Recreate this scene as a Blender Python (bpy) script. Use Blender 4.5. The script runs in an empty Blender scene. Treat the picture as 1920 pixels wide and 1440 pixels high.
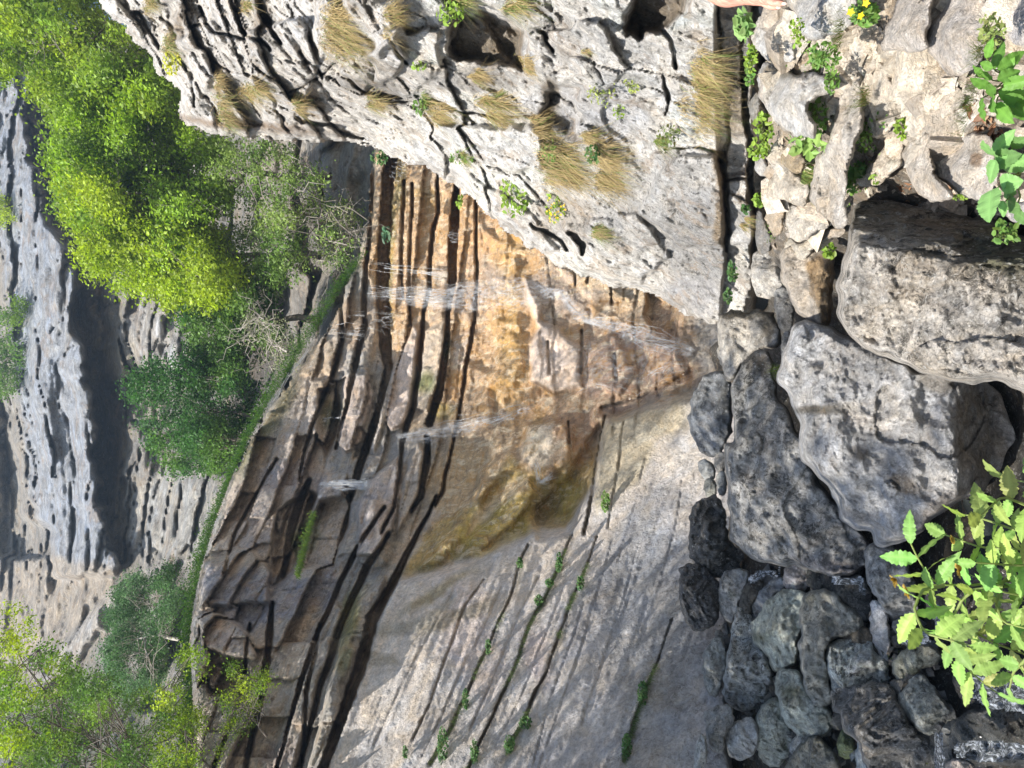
import bpy, math, random
import numpy as np
from mathutils import Vector, Matrix
R = math.radians
random.seed(7); rng = np.random.default_rng(7)
scene = bpy.context.scene
COL = scene.collection

# ------------------------------------------------------------------ camera
EYE = np.array([0.0, 0.0, 1.6]); PITCH = R(11.0); FPX = 1440.0
cam_d = bpy.data.cameras.new('camera'); cam = bpy.data.objects.new('camera', cam_d); COL.objects.link(cam)
cam_d.sensor_width = 36; cam_d.lens = 36*FPX/1920; cam_d.clip_end = 1500; cam_d.clip_start = 0.05
FW = np.array([0, math.cos(PITCH), math.sin(PITCH)]); UP = np.array([0, -math.sin(PITCH), math.cos(PITCH)]); RT = np.array([1.0, 0, 0])
XC = -UP                      # the photograph was taken with the phone turned: picture right is down
m = Matrix(((XC[0], RT[0], -FW[0], EYE[0]), (XC[1], RT[1], -FW[1], EYE[1]), (XC[2], RT[2], -FW[2], EYE[2]), (0, 0, 0, 1)))
cam.matrix_world = m
scene.camera = cam

# ------------------------------------------------------------------ light
SUN = np.array([-0.47, -0.52, 0.72]); SUN = SUN/np.linalg.norm(SUN)
elev = math.asin(SUN[2]); az = math.atan2(SUN[0], SUN[1])
world = bpy.data.worlds.new("World"); scene.world = world; world.use_nodes = True
nt = world.node_tree; sky = nt.nodes.new('ShaderNodeTexSky'); sky.sky_type = 'NISHITA'; sky.sun_disc = False
sky.sun_elevation = elev; sky.sun_rotation = az
bg = nt.nodes['Background']; bg.inputs['Strength'].default_value = 0.115
nt.links.new(sky.outputs['Color'], bg.inputs['Color'])
sd_ = bpy.data.lights.new('sun', 'SUN'); sd_.energy = 5.0; sd_.angle = R(0.5); sd_.color = (1, .95, .87)
so = bpy.data.objects.new('sun', sd_); COL.objects.link(so)
so.rotation_euler = Vector(-SUN).to_track_quat('-Z', 'Y').to_euler()
scene.view_settings.view_transform = 'Standard'; scene.view_settings.look = 'None'
scene.view_settings.gamma = 1; scene.view_settings.exposure = 0.88

# ------------------------------------------------------------------ helpers
def P(px, py, Y):
    """points at world distance Y (along the view's ground direction) seen at photo pixel px,py"""
    px = np.asarray(px, float); py = np.asarray(py, float); Y = np.asarray(Y, float)
    dx = (px-960)/FPX; dy = (720-py)/FPX
    d = FW + dx[..., None]*XC + dy[..., None]*RT
    return EYE + d*(Y/d[..., 1])[..., None]
def p1(px, py, Y): return P(np.array([px]), np.array([py]), np.array([Y]))[0]

_perm = np.random.default_rng(3).permutation(256); _perm = np.concatenate([_perm, _perm, _perm])
_g = np.random.default_rng(4).normal(size=(256, 3)); _g /= np.linalg.norm(_g, axis=1)[:, None]
def perlin(p):
    p = np.asarray(p, float); i = np.floor(p).astype(int); f = p-i; i &= 255
    u = f*f*f*(f*(f*6-15)+10); out = 0
    for a in (0, 1):
        wa = u[..., 0] if a else 1-u[..., 0]
        for b in (0, 1):
            wb = u[..., 1] if b else 1-u[..., 1]
            for c in (0, 1):
                wc = u[..., 2] if c else 1-u[..., 2]
                h = _perm[_perm[_perm[(i[..., 0]+a) & 255]+((i[..., 1]+b) & 255)]+((i[..., 2]+c) & 255)]
                g = _g[h]
                out = out+wa*wb*wc*(g[..., 0]*(f[..., 0]-a)+g[..., 1]*(f[..., 1]-b)+g[..., 2]*(f[..., 2]-c))
    return out*1.5
def fbm(p, o=4, gain=.5, ridged=False):
    s = 0; a = 1; n = 0
    for k in range(o):
        v = perlin(p*(2**k)+17.3*k)
        if ridged: v = 1-2*np.abs(v)
        s = s+a*v; n += a; a *= gain
    return s/n
def hash2(a, b):
    v = np.sin(a*127.1+b*311.7)*43758.5453
    return v-np.floor(v)
def sstep(a, b, x):
    t = np.clip((x-a)/(b-a), 0, 1); return t*t*(3-2*t)
def pip_sd(poly, x, y):
    """signed pixel distance to a closed outline, positive inside"""
    poly = np.asarray(poly, float); n = len(poly); d2 = np.full(x.shape, 1e18); inside = np.zeros(x.shape, bool)
    for k in range(n):
        ax, ay = poly[k]; bx, by = poly[(k+1) % n]
        ex, ey = bx-ax, by-ay; wx = x-ax; wy = y-ay
        t = np.clip((wx*ex+wy*ey)/(ex*ex+ey*ey+1e-9), 0, 1)
        d2 = np.minimum(d2, (wx-t*ex)**2+(wy-t*ey)**2)
        c = ((ay > y) != (by > y)) & (x < (bx-ax)*(y-ay)/((by-ay) if by != ay else 1e-9)+ax)
        inside ^= c
    return np.where(inside, 1, -1)*np.sqrt(d2)
def line_d(pts, x, y):
    """distance to an open polyline and the position 0..1 along it; pts may carry a width"""
    best = np.full(x.shape, 1e9); w = np.zeros(x.shape)
    for k in range(len(pts)-1):
        ax, ay = pts[k][:2]; bx, by = pts[k+1][:2]; ex, ey = bx-ax, by-ay; wx = x-ax; wy = y-ay
        t = np.clip((wx*ex+wy*ey)/(ex*ex+ey*ey+1e-9), 0, 1); d = np.hypot(wx-t*ex, wy-t*ey)
        wa = pts[k][2] if len(pts[k]) > 2 else 1; wb = pts[k+1][2] if len(pts[k+1]) > 2 else 1
        q = d < best; best = np.where(q, d, best); w = np.where(q, wa+(wb-wa)*t, w)
    return best, w
def smooth_poly(poly, it=2):
    p = np.asarray(poly, float)
    for _ in range(it):
        q = np.roll(p, -1, 0); p = np.stack([.75*p+.25*q, .25*p+.75*q], 1).reshape(-1, 2)
    return p
class TPS:
    def __init__(s, pts):
        a = np.array(pts, float); s.c = a[:, :2]/1000; v = a[:, 2]; n = len(a)
        K = s.k(np.hypot(*(s.c[:, None]-s.c[None]).transpose(2, 0, 1)))+np.eye(n)*1e-3
        A = np.zeros((n+3, n+3)); A[:n, :n] = K; A[:n, n] = 1; A[:n, n+1:] = s.c; A[n:, :n] = A[:n, n:].T
        s.w = np.linalg.solve(A, np.concatenate([v, np.zeros(3)]))
    def k(s, r): return r*r*np.log(r+1e-9)
    def __call__(s, x, y):
        x = x/1000; y = y/1000; n = len(s.c); o = s.w[n]+s.w[n+1]*x+s.w[n+2]*y
        for i in range(n): o = o+s.w[i]*s.k(np.hypot(x-s.c[i, 0], y-s.c[i, 1]))
        return o

def mesh_np(name, v, faces, mat, parent=None, col=None, msk=None, smooth=True):
    """faces: list of (n,k) integer arrays"""
    me = bpy.data.meshes.new(name)
    faces = [np.asarray(f) for f in faces if len(f)]
    nl = sum(f.size for f in faces); nf = sum(len(f) for f in faces)
    me.vertices.add(len(v)); me.loops.add(nl); me.polygons.add(nf)
    me.vertices.foreach_set('co', np.asarray(v, np.float32).ravel())
    me.loops.foreach_set('vertex_index', np.concatenate([f.ravel() for f in faces]).astype(np.int32))
    tot = np.concatenate([np.full(len(f), f.shape[1]) for f in faces]); st = np.concatenate([[0], np.cumsum(tot)[:-1]])
    me.polygons.foreach_set('loop_start', st.astype(np.int32))
    me.polygons.foreach_set('use_smooth', np.full(nf, smooth))
    me.update(calc_edges=True)
    for nm, arr in (('Col', col), ('Msk', msk)):
        if arr is not None:
            a = me.attributes.new(nm, 'FLOAT_COLOR', 'POINT')
            full = np.ones((len(v), 4), np.float32); full[:, :3] = arr
            a.data.foreach_set('color', full.ravel())
    me.materials.append(mat)
    o = bpy.data.objects.new(name, me); COL.objects.link(o)
    if parent: o.parent = parent
    return o
def tag(o, label=None, cat=None, group=None, kind=None):
    if label: o['label'] = label
    if cat: o['category'] = cat
    if group: o['group'] = group
    if kind: o['kind'] = kind
    return o
def empty(name, loc):
    o = bpy.data.objects.new(name, None); COL.objects.link(o); o.location = loc; o.empty_display_size = .1
    return o

# ------------------------------------------------------------------ materials
def nodes(name):
    mt = bpy.data.materials.new(name); mt.use_nodes = True; n = mt.node_tree.nodes; l = mt.node_tree.links
    return mt, n, l, n['Principled BSDF']
def rock_mat(name, sc=1.0, bump=.6, dark=(.035, .033, .028), thr=(.50, .60), pits=0.5, fsc=13, hue=.12, con=.25, tan=0, grey=0, flow=0):
    """Col = the rock's own colour, Msk.r = lichen speckle, Msk.g = wetness, Msk.b = horizontal bedding streaks"""
    mt, n, l, b = nodes(name)
    tc = n.new('ShaderNodeTexCoord').outputs['Object']
    A = n.new('ShaderNodeAttribute'); A.attribute_name = 'Col'; M = n.new('ShaderNodeAttribute'); M.attribute_name = 'Msk'
    sep = n.new('ShaderNodeSeparateColor'); l.new(M.outputs['Color'], sep.inputs[0])
    def noise(s, d=6, r=.6, dist=0.0, vec=tc):
        t = n.new('ShaderNodeTexNoise'); t.inputs['Scale'].default_value = s; t.inputs['Detail'].default_value = d
        t.inputs['Roughness'].default_value = r; t.inputs['Distortion'].default_value = dist; l.new(vec, t.inputs['Vector']); return t.outputs['Fac']
    def ramp(f, a, c):
        t = n.new('ShaderNodeMapRange'); t.inputs[1].default_value = a; t.inputs[2].default_value = c; t.interpolation_type = 'SMOOTHSTEP'; l.new(f, t.inputs[0]); return t.outputs[0]
    def math_(op, a, c):
        t = n.new('ShaderNodeMath'); t.operation = op
        for i, q in enumerate((a, c)):
            if isinstance(q, (int, float)): t.inputs[i].default_value = q
            else: l.new(q, t.inputs[i])
        return t.outputs[0]
    def mix(f, a, c, mode='MIX'):
        t = n.new('ShaderNodeMix'); t.data_type = 'RGBA'; t.blend_type = mode
        if isinstance(f, (int, float)): t.inputs[0].default_value = f
        else: l.new(f, t.inputs[0])
        for i, q in ((6, a), (7, c)):
            if isinstance(q, tuple): t.inputs[i].default_value = (*q, 1)
            else: l.new(q, t.inputs[i])
        return t.outputs[2]
    big = noise(1.3*sc, 5, .6, .3); mid = noise(7*sc, 7, .65, .6); fine = noise(34*sc, 6, .7, .4); vf = noise(110*sc, 3, .6)
    c = A.outputs['Color']
    v = n.new('ShaderNodeMapRange'); l.new(mid, v.inputs[0]); v.inputs[1].default_value = .3; v.inputs[2].default_value = .7; v.inputs[3].default_value = 1-con; v.inputs[4].default_value = 1+con
    vc = n.new('ShaderNodeCombineColor'); [l.new(v.outputs[0], vc.inputs[i]) for i in range(3)]
    c = mix(1.0, c, vc.outputs[0], 'MULTIPLY')
    v2 = n.new('ShaderNodeMapRange'); l.new(fine, v2.inputs[0]); v2.inputs[1].default_value = .35; v2.inputs[2].default_value = .65; v2.inputs[3].default_value = .75; v2.inputs[4].default_value = 1.2
    vc2 = n.new('ShaderNodeCombineColor'); [l.new(v2.outputs[0], vc2.inputs[i]) for i in range(3)]
    c = mix(1.0, c, vc2.outputs[0], 'MULTIPLY')
    # warm / cool patches
    hv = n.new('ShaderNodeMapRange'); l.new(noise(2.6*sc, 7, .7, .8), hv.inputs[0]); hv.inputs[1].default_value = .3; hv.inputs[2].default_value = .7; hv.inputs[3].default_value = 1-hue; hv.inputs[4].default_value = 1+hue
    hb = n.new('ShaderNodeMapRange'); l.new(hv.outputs[0], hb.inputs[0]); hb.inputs[1].default_value = 1-hue; hb.inputs[2].default_value = 1+hue; hb.inputs[3].default_value = 1+1.6*hue; hb.inputs[4].default_value = 1-1.6*hue
    hc = n.new('ShaderNodeCombineColor'); l.new(hv.outputs[0], hc.inputs[0]); hc.inputs[1].default_value = 1; l.new(hb.outputs[0], hc.inputs[2]); c = mix(1.0, c, hc.outputs[0], 'MULTIPLY')
    if tan:
        c = mix(math_('MULTIPLY', ramp(noise(1.9*sc, 9, .75, 1.0), .53, .60), tan), c, (.36, .25, .15))
    if grey:
        c = mix(math_('MULTIPLY', ramp(noise(1.5*sc, 10, .78, 1.6), .50, .56), grey), c, (.15, .15, .148))
    fw = math_('MULTIPLY', sep.outputs[1], flow)
    mw = n.new('ShaderNodeMapping'); mw.inputs['Scale'].default_value = (9, 9, 1.3); l.new(tc, mw.inputs['Vector'])
    s1 = noise(1.0*sc, 8, .7, .6, mw.outputs[0]); s2 = noise(2.3*sc, 8, .72, .9)
    c = mix(math_('MULTIPLY', math_('MULTIPLY', ramp(s1, .50, .62), fw), .75), c, (.88, .74, .52))
    c = mix(math_('MULTIPLY', math_('MULTIPLY', ramp(s2, .51, .60), fw), .65), c, (.50, .25, .04))
    s3 = noise(4.5*sc, 8, .72, .9); c = mix(math_('MULTIPLY', math_('MULTIPLY', ramp(s3, .54, .62), fw), .6), c, (.17, .12, .08))
    # bedding streaks
    mp = n.new('ShaderNodeMapping'); mp.inputs['Scale'].default_value = (1.2, 1.2, 22); l.new(tc, mp.inputs['Vector'])
    st = noise(1.1*sc, 6, .7, .4, mp.outputs[0])
    c = mix(math_('MULTIPLY', math_('MULTIPLY', ramp(st, .50, .62), sep.outputs[2]), .6), c, (.10, .075, .05))
    # lichen speckle: fine dark flecks gated by bigger patches
    fl = ramp(noise(fsc*sc, 9, .82, .5), thr[0], thr[1]); pa = ramp(noise(3.2*sc, 6, .7, .5), .38, .62)
    pv = math_('ADD', math_('MULTIPLY', pa, .75), .25)
    c = mix(math_('MULTIPLY', math_('MULTIPLY', fl, pv), sep.outputs[0]), c, dark)
    fl2 = ramp(noise(13*sc, 7, .75, 1.2), .57, .64)
    c = mix(math_('MULTIPLY', math_('MULTIPLY', fl2, .75), sep.outputs[0]), c, (.06, .05, .038))
    wl = ramp(noise(19*sc, 6, .7, .6), .56, .64)
    c = mix(math_('MULTIPLY', math_('MULTIPLY', wl, .6), sep.outputs[0]), c, (.74, .73, .70))
    l.new(c, b.inputs['Base Color'])
    rg = n.new('ShaderNodeMapRange'); l.new(sep.outputs[1], rg.inputs[0]); rg.inputs[3].default_value = .88; rg.inputs[4].default_value = .14
    l.new(math_('ADD', rg.outputs[0], math_('MULTIPLY', math_('SUBTRACT', mid, .5), .25)), b.inputs['Roughness'])
    sp = n.new('ShaderNodeMapRange'); l.new(sep.outputs[1], sp.inputs[0]); sp.inputs[3].default_value = .3; sp.inputs[4].default_value = .9; l.new(sp.outputs[0], b.inputs['Specular IOR Level'])
    vo = n.new('ShaderNodeTexVoronoi'); vo.inputs['Scale'].default_value = 16*sc; l.new(tc, vo.inputs['Vector'])
    pit = ramp(vo.outputs['Distance'], .05, .38)
    h = math_('ADD', math_('ADD', math_('MULTIPLY', mid, 1.2), math_('MULTIPLY', fine, 1.0)), math_('ADD', math_('MULTIPLY', vf, .30), math_('MULTIPLY', pit, .22*pits)))
    bp = n.new('ShaderNodeBump'); bp.inputs['Strength'].default_value = bump; bp.inputs['Distance'].default_value = .06/sc
    l.new(h, bp.inputs['Height']); l.new(bp.outputs[0], b.inputs['Normal'])
    return mt
M_WALL = rock_mat('wall_rock', 1.0, .75, thr=(.53, .57), pits=.1, fsc=9, hue=.08, con=.3, flow=1)
M_OUT = rock_mat('outcrop_rock', 1.5, 1.0, thr=(.54, .57), pits=.3, fsc=9, hue=.05, con=.28, tan=.45, grey=.38)
M_BOULD = rock_mat('boulder_rock', 2.0, 1.0, thr=(.505, .545), pits=.8, fsc=10, hue=.06, con=.5, tan=.18, grey=.35)
M_BANK = rock_mat('bank_rock', 2.4, .9, thr=(.52, .56), pits=.5, fsc=11, hue=.07, con=.3, tan=.3, grey=.25)
M_FAR = rock_mat('far_rock', .35, 1.0, thr=(.54, .60), pits=.0, fsc=12, hue=.08, con=.45, tan=.4, grey=.5)

def leaf_mat(name, trans=.35, rough=.5):
    mt, n, l, b = nodes(name)
    A = n.new('ShaderNodeAttribute'); A.attribute_name = 'Col'
    l.new(A.outputs['Color'], b.inputs['Base Color']); b.inputs['Roughness'].default_value = rough; b.inputs['Specular IOR Level'].default_value = .3
    tr = n.new('ShaderNodeBsdfTranslucent'); hs = n.new('ShaderNodeHueSaturation'); hs.inputs['Value'].default_value = 1.5; hs.inputs['Saturation'].default_value = 1.1
    l.new(A.outputs['Color'], hs.inputs['Color']); l.new(hs.outputs[0], tr.inputs[0])
    mx = n.new('ShaderNodeMixShader'); mx.inputs[0].default_value = trans; l.new(b.outputs[0], mx.inputs[1]); l.new(tr.outputs[0], mx.inputs[2])
    l.new(mx.outputs[0], n['Material Output'].inputs[0]); return mt
M_LEAF = leaf_mat('foliage'); M_GRASS = leaf_mat('grass_blades', .25, .6)
def plain(name, c, rough=.7, bump=0, sc=30, spec=.4):
    mt, n, l, b = nodes(name); b.inputs['Roughness'].default_value = rough; b.inputs['Specular IOR Level'].default_value = spec
    t = n.new('ShaderNodeTexNoise'); t.inputs['Scale'].default_value = sc; t.inputs['Detail'].default_value = 6
    r = n.new('ShaderNodeValToRGB'); r.color_ramp.elements[0].color = (*[q*.6 for q in c], 1); r.color_ramp.elements[1].color = (*[min(1, q*1.35) for q in c], 1)
    r.color_ramp.elements[0].position = .3; r.color_ramp.elements[1].position = .7
    l.new(t.outputs['Fac'], r.inputs[0]); l.new(r.outputs[0], b.inputs['Base Color'])
    if bump:
        bp = n.new('ShaderNodeBump'); bp.inputs['Strength'].default_value = bump; bp.inputs['Distance'].default_value = .01
        l.new(t.outputs['Fac'], bp.inputs['Height']); l.new(bp.outputs[0], b.inputs['Normal'])
    return mt
M_BARK = plain('bark', (.13, .11, .09), .85, .6, 25)
M_TWIG = plain('pale_twig', (.33, .30, .26), .8)
M_STEM = plain('green_stem', (.20, .26, .07), .5)

# ------------------------------------------------------------------ painting (the rock's own stains and colours, with some painted shade)
def region_w(shape, px, py, soft, nz, warp):
    x = px+nz*warp; y = py+np.roll(nz, 37, 0)*warp
    if isinstance(shape, tuple):            # ellipse cx,cy,rx,ry,angle
        cx, cy, rx, ry, a = shape; a = R(a); dx = x-cx; dy = y-cy
        u = (dx*math.cos(a)+dy*math.sin(a))/rx; v = (-dx*math.sin(a)+dy*math.cos(a))/ry
        d = (1-np.hypot(u, v))*min(rx, ry)
    else: d = pip_sd(shape, x, y)
    return sstep(-soft, soft, d)
def paint(base, ops, px, py, nz):
    c = np.tile(np.array(base, float), (len(px), 1))
    for op in ops:
        shape, col, s = op[:3]; soft = op[3] if len(op) > 3 else 12; warp = op[4] if len(op) > 4 else 25
        w = region_w(shape, px, py, soft, nz, warp)*s
        c = c*(1-w[:, None])+np.array(col)*w[:, None]
    return c

# ------------------------------------------------------------------ rock faces
def sheet(name, outline, depth, step, relief, mat, base, ops=(), mops=(), mbase=(.5, 0, .3), rim=(25, .5), back=2.0, plates=(), cracks=(), edge_noise=6, push=(0, 1, .0), gain=1.0, cw=2.2):
    outline = smooth_poly(outline, 1)
    lo = outline.min(0)-step; hi = outline.max(0)+step
    gx = np.arange(lo[0], hi[0], step); gy = np.arange(lo[1], hi[1], step)
    X, Yg = np.meshgrid(gx, gy, indexing='ij'); sh = X.shape
    en = perlin(np.stack([X/26, Yg/26, X*0+3.3], -1))*edge_noise+perlin(np.stack([X/9, Yg/9, X*0+1.3], -1))*edge_noise*.5
    d = pip_sd(outline, X, Yg)+en
    ins = d > 0
    cell = ins[:-1, :-1] & ins[1:, :-1] & ins[:-1, 1:] & ins[1:, 1:]
    used = np.zeros(sh, bool); used[:-1, :-1] |= cell; used[1:, :-1] |= cell; used[:-1, 1:] |= cell; used[1:, 1:] |= cell
    full = np.zeros(sh, bool); full[1:-1, 1:-1] = cell[:-1, :-1] & cell[1:, :-1] & cell[:-1, 1:] & cell[1:, 1:]
    idx = -np.ones(sh, int); idx[used] = np.arange(used.sum())
    px = X[used]; py = Yg[used]; dd = d[used]
    T = TPS(depth); Y = T(px, py)
    nz = perlin(np.stack([px/60, py/60, px*0+7.7], -1))+.5*perlin(np.stack([px/22, py/22, px*0+2.2], -1))
    for pl in plates:
        poly, off, soft = pl[:3]; warp = pl[3] if len(pl) > 3 else 6
        Y = Y+off*sstep(-soft, soft, pip_sd(poly, px+nz*warp, py+np.roll(nz, 51)*warp))
    B = P(px, py, Y)
    Y = Y+relief(px, py, B, nz)
    wob = perlin(np.stack([px/14, py/14, px*0+9.1], -1))
    for cr in cracks:
        pts, dep = cr[:2]
        if len(cr) > 2: fall = cr[2]
        else: fall = 1.5
        a = np.array([q[:2] for q in pts]); bb = (px > a[:, 0].min()-60) & (px < a[:, 0].max()+60) & (py > a[:, 1].min()-60) & (py < a[:, 1].max()+60)
        q, w = line_d(pts, px[bb]+nz[bb]*cw, py[bb]+np.roll(nz, 29)[bb]*cw); w = np.maximum(w*(1+wob[bb]*.5), .8)
        Y[bb] += dep*(1-sstep(w*.5-fall, w*.5+fall, q+wob[bb]*2))
    w, rd = rim
    t = np.clip(1-dd/w, 0, 1); Y = Y+rd*(1-np.sqrt(np.clip(1-t*t, 0, 1)))
    V = P(px, py, Y)
    a = idx[:-1, :-1][cell]; b = idx[:-1, 1:][cell]; c = idx[1:, 1:][cell]; e = idx[1:, :-1][cell]
    F = np.stack([a, e, c, b], 1)
    # turn the rim back into the rock so that the face has thickness
    edges = {}
    bd = used & ~full; bi = np.where(bd[used])[0]
    E = np.concatenate([F[:, [0, 1]], F[:, [1, 2]], F[:, [2, 3]], F[:, [3, 0]]])
    key = np.sort(E, 1); k = key[:, 0]*len(V)+key[:, 1]; u, inv, cnt = np.unique(k, return_inverse=True, return_counts=True)
    be = E[cnt[inv] == 1]
    bv = np.unique(be); mp = -np.ones(len(V), int); mp[bv] = np.arange(len(bv))+len(V)
    dirn = V[bv]-EYE; dirn /= np.linalg.norm(dirn, axis=1)[:, None]
    dirn = dirn+np.array(push)*0; V2 = V[bv]+dirn*back; V2[:, 2] = V2[:, 2]-0.02*back
    SF = np.stack([be[:, 1], be[:, 0], mp[be[:, 0]], mp[be[:, 1]]], 1)
    col = paint(base, ops, px, py, nz); msk = paint(mbase, mops, px, py, nz)
    col = np.clip(col*gain*(1+.10*nz[:, None]), 0.01, .8)
    V = np.concatenate([V, V2]); col = np.concatenate([col, col[bv]]); msk = np.concatenate([msk, msk[bv]])
    o = mesh_np(name, V, [F, SF], mat, None, col, np.clip(msk, 0, 1))
    grid = np.full(sh, np.nan); grid[used] = Y
    def S(x, y, rad=0):
        i = np.clip(np.round((np.asarray(x, float)-gx[0])/step).astype(int), 0, sh[0]-1); j = np.clip(np.round((np.asarray(y, float)-gy[0])/step).astype(int), 0, sh[1]-1)
        v = grid[i, j]
        for di in range(-rad, rad+1):
            for dj in range(-rad, rad+1): v = np.fmin(v, grid[np.clip(i+di, 0, sh[0]-1), np.clip(j+dj, 0, sh[1]-1)])
        return np.where(np.isnan(v), T(np.asarray(x, float), np.asarray(y, float)), v)
    T.surf = S
    return o, T

def beds(B, thick, amp, groove, blk, seedv, dip=(0, 0), wav=.15, gw=.035, wf=1.2, wa=.3):
    """layered rock: every bed stands in or out, with grooves between beds and vertical joints"""
    w = fbm(B*.45+seedv, 3)*wav+fbm(B*wf+seedv, 3, .55)*thick*wa; pres = sstep(-.35, .25, fbm(B*.8+seedv*2+31, 3))
    z = B[:, 2]+dip[0]*B[:, 0]+dip[1]*B[:, 1]+w
    zz = z/thick+.6*np.sin(z/thick*.7+seedv); k = np.floor(zz); f = zz-k
    al = B[:, 0]*.8+B[:, 1]*.6; L = blk*(.5+1.2*hash2(k, 3.1)); q = al/L+9*hash2(k, 7.7)+.15*fbm(B*1.1, 2); kk = np.floor(q); g = q-kk
    o = amp*(hash2(k, seedv)-.5)*1.2+amp*.9*(hash2(k*3.3+kk, seedv+2)-.5)
    edge = np.minimum(f, 1-f)*thick; o = o+groove*(.25+.75*pres)*(.4+.9*hash2(k, 9.2))*np.exp(-(edge/(gw*(.5+.9*hash2(k, 5))))**2)
    je = np.minimum(g, 1-g)*L; o = o+groove*.5*pres*np.exp(-(je/(gw*.7))**2)
    o = o+amp*.35*(f-.5)
    return o

# ================================================================== THE SETTING
# ---- waterfall cliff -----------------------------------------------------
GREY = (.30, .275, .245); PINK = (.46, .375, .31); ORANGE = (.56, .31, .12); RUST = (.30, .13, .05); ALGAE = (.36, .27, .045)
DWET = (.11, .085, .065); BLUE = (.17, .175, .20); PALE = (.42, .38, .33); MOSS = (.09, .12, .02)
depth_wall = [(330,1500,8.0),(330,1200,9.4),(400,1000,11.2),(480,820,12.4),(620,600,13.6),(660,400,14.2),(680,200,14.8),
 (650,1440,7.9),(650,1100,10.0),(700,860,11.8),(760,600,13.3),(760,300,14.4),
 (850,1440,7.3),(850,1150,9.1),(900,960,10.6),(900,780,11.8),(900,600,12.8),(900,420,13.5),
 (1050,1440,6.8),(1050,1200,8.1),(1080,960,9.9),(1050,800,11.0),(1050,640,12.0),(1050,480,12.8),
 (1200,1440,6.4),(1200,1150,8.0),(1200,900,9.6),(1200,700,10.9),(1200,560,11.8),
 (1340,1500,6.0),(1340,1150,7.6),(1340,900,9.0),(1340,680,10.2),(1340,560,11.0)]
wall_out = [(372,1510),(370,1440),(368,1330),(362,1200),(372,1080),(398,1010),(430,910),(462,840),(500,770),(545,715),(585,660),(620,600),(652,540),(668,480),(690,420),(692,330),(700,270),(730,200),(900,200),(1200,380),(1420,520),(1410,900),(1375,1100),(1365,1300),(1370,1440),(1390,1490),(1385,1520),(1340,1530),(1000,1530),(420,1530),(380,1525)]
slab = [(560,1520),(640,1348),(675,1262),(700,1165),(742,1090),(800,1075),(855,1060),(905,1042),(960,1015),(1000,995),(1060,990),(1085,950),(1112,905),(1122,850),(1135,790),(1200,768),(1260,745),(1330,735),(1450,735),(1450,1520)]
def m_in(shape, px, py, nz, soft=20, warp=20): return region_w(shape, px, py, soft, nz, warp)
def relief_wall(px, py, B, nz):
    ul = m_in([(340,1520),(340,900),(600,560),(690,480),(700,900),(730,1000),(690,1150),(640,1300),(600,1450)], px, py, nz)
    mid = m_in([(680,200),(900,200),(890,480),(880,700),(830,860),(800,980),(700,1050),(640,950),(620,560)], px, py, nz)
    sl = m_in(slab, px, py, nz, 12, 5)
    ba = m_in((1150,640,130,170,0), px, py, nz)
    o = beds(B, .52, .42, .08, .8, 2.0, (0,0), .2, .03, 1.0, .2)*ul+beds(B, .24, .13, .04, .9, 5.0, (0,0), .15, .02, 1.0, .2)*mid*(1-ul)+beds(B, .5, .04, .04, 2.2, 8.0, (0, 0), .3)*(1-np.maximum(ul, mid))*.6*(1-sl)
    o += beds(B, .30, .10, .06, .5, 3.0)*ba*.8
    o += -.20*fbm(B*.8+4, 4)*(1-sl)-.10*fbm(B*np.array([.5,.5,1.0])*.9+9, 3)*sl
    o += -.09*fbm(B*np.array([2.5, 2.5, 5]), 5, .62, True)*(.3+.7*ul)*(1-.7*sl)
    o += -.05*fbm(B*np.array([3, 3, 6])+3, 5, .65)*(1-.5*sl)-.022*fbm(B*np.array([9, 9, 14.]), 3, .65, True)*(1-.5*sl)-.10*fbm(B*2.2+11, 4, .6)*(1-sl)*(1-ul)
    # wet flow ripples
    o += -.018*fbm(B*np.array([11, 11, 22])+1, 3)*m_in((930,560,160,330,0), px, py, nz)
    # slab: slightly ribbed along its own dipping layers
    sx = px+.38*py; o += sl*(.03*perlin(np.stack([sx/30, py/240, px*0], -1))+.012*perlin(np.stack([sx/9, py/130, px*0+5], -1)))
    return o
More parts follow.
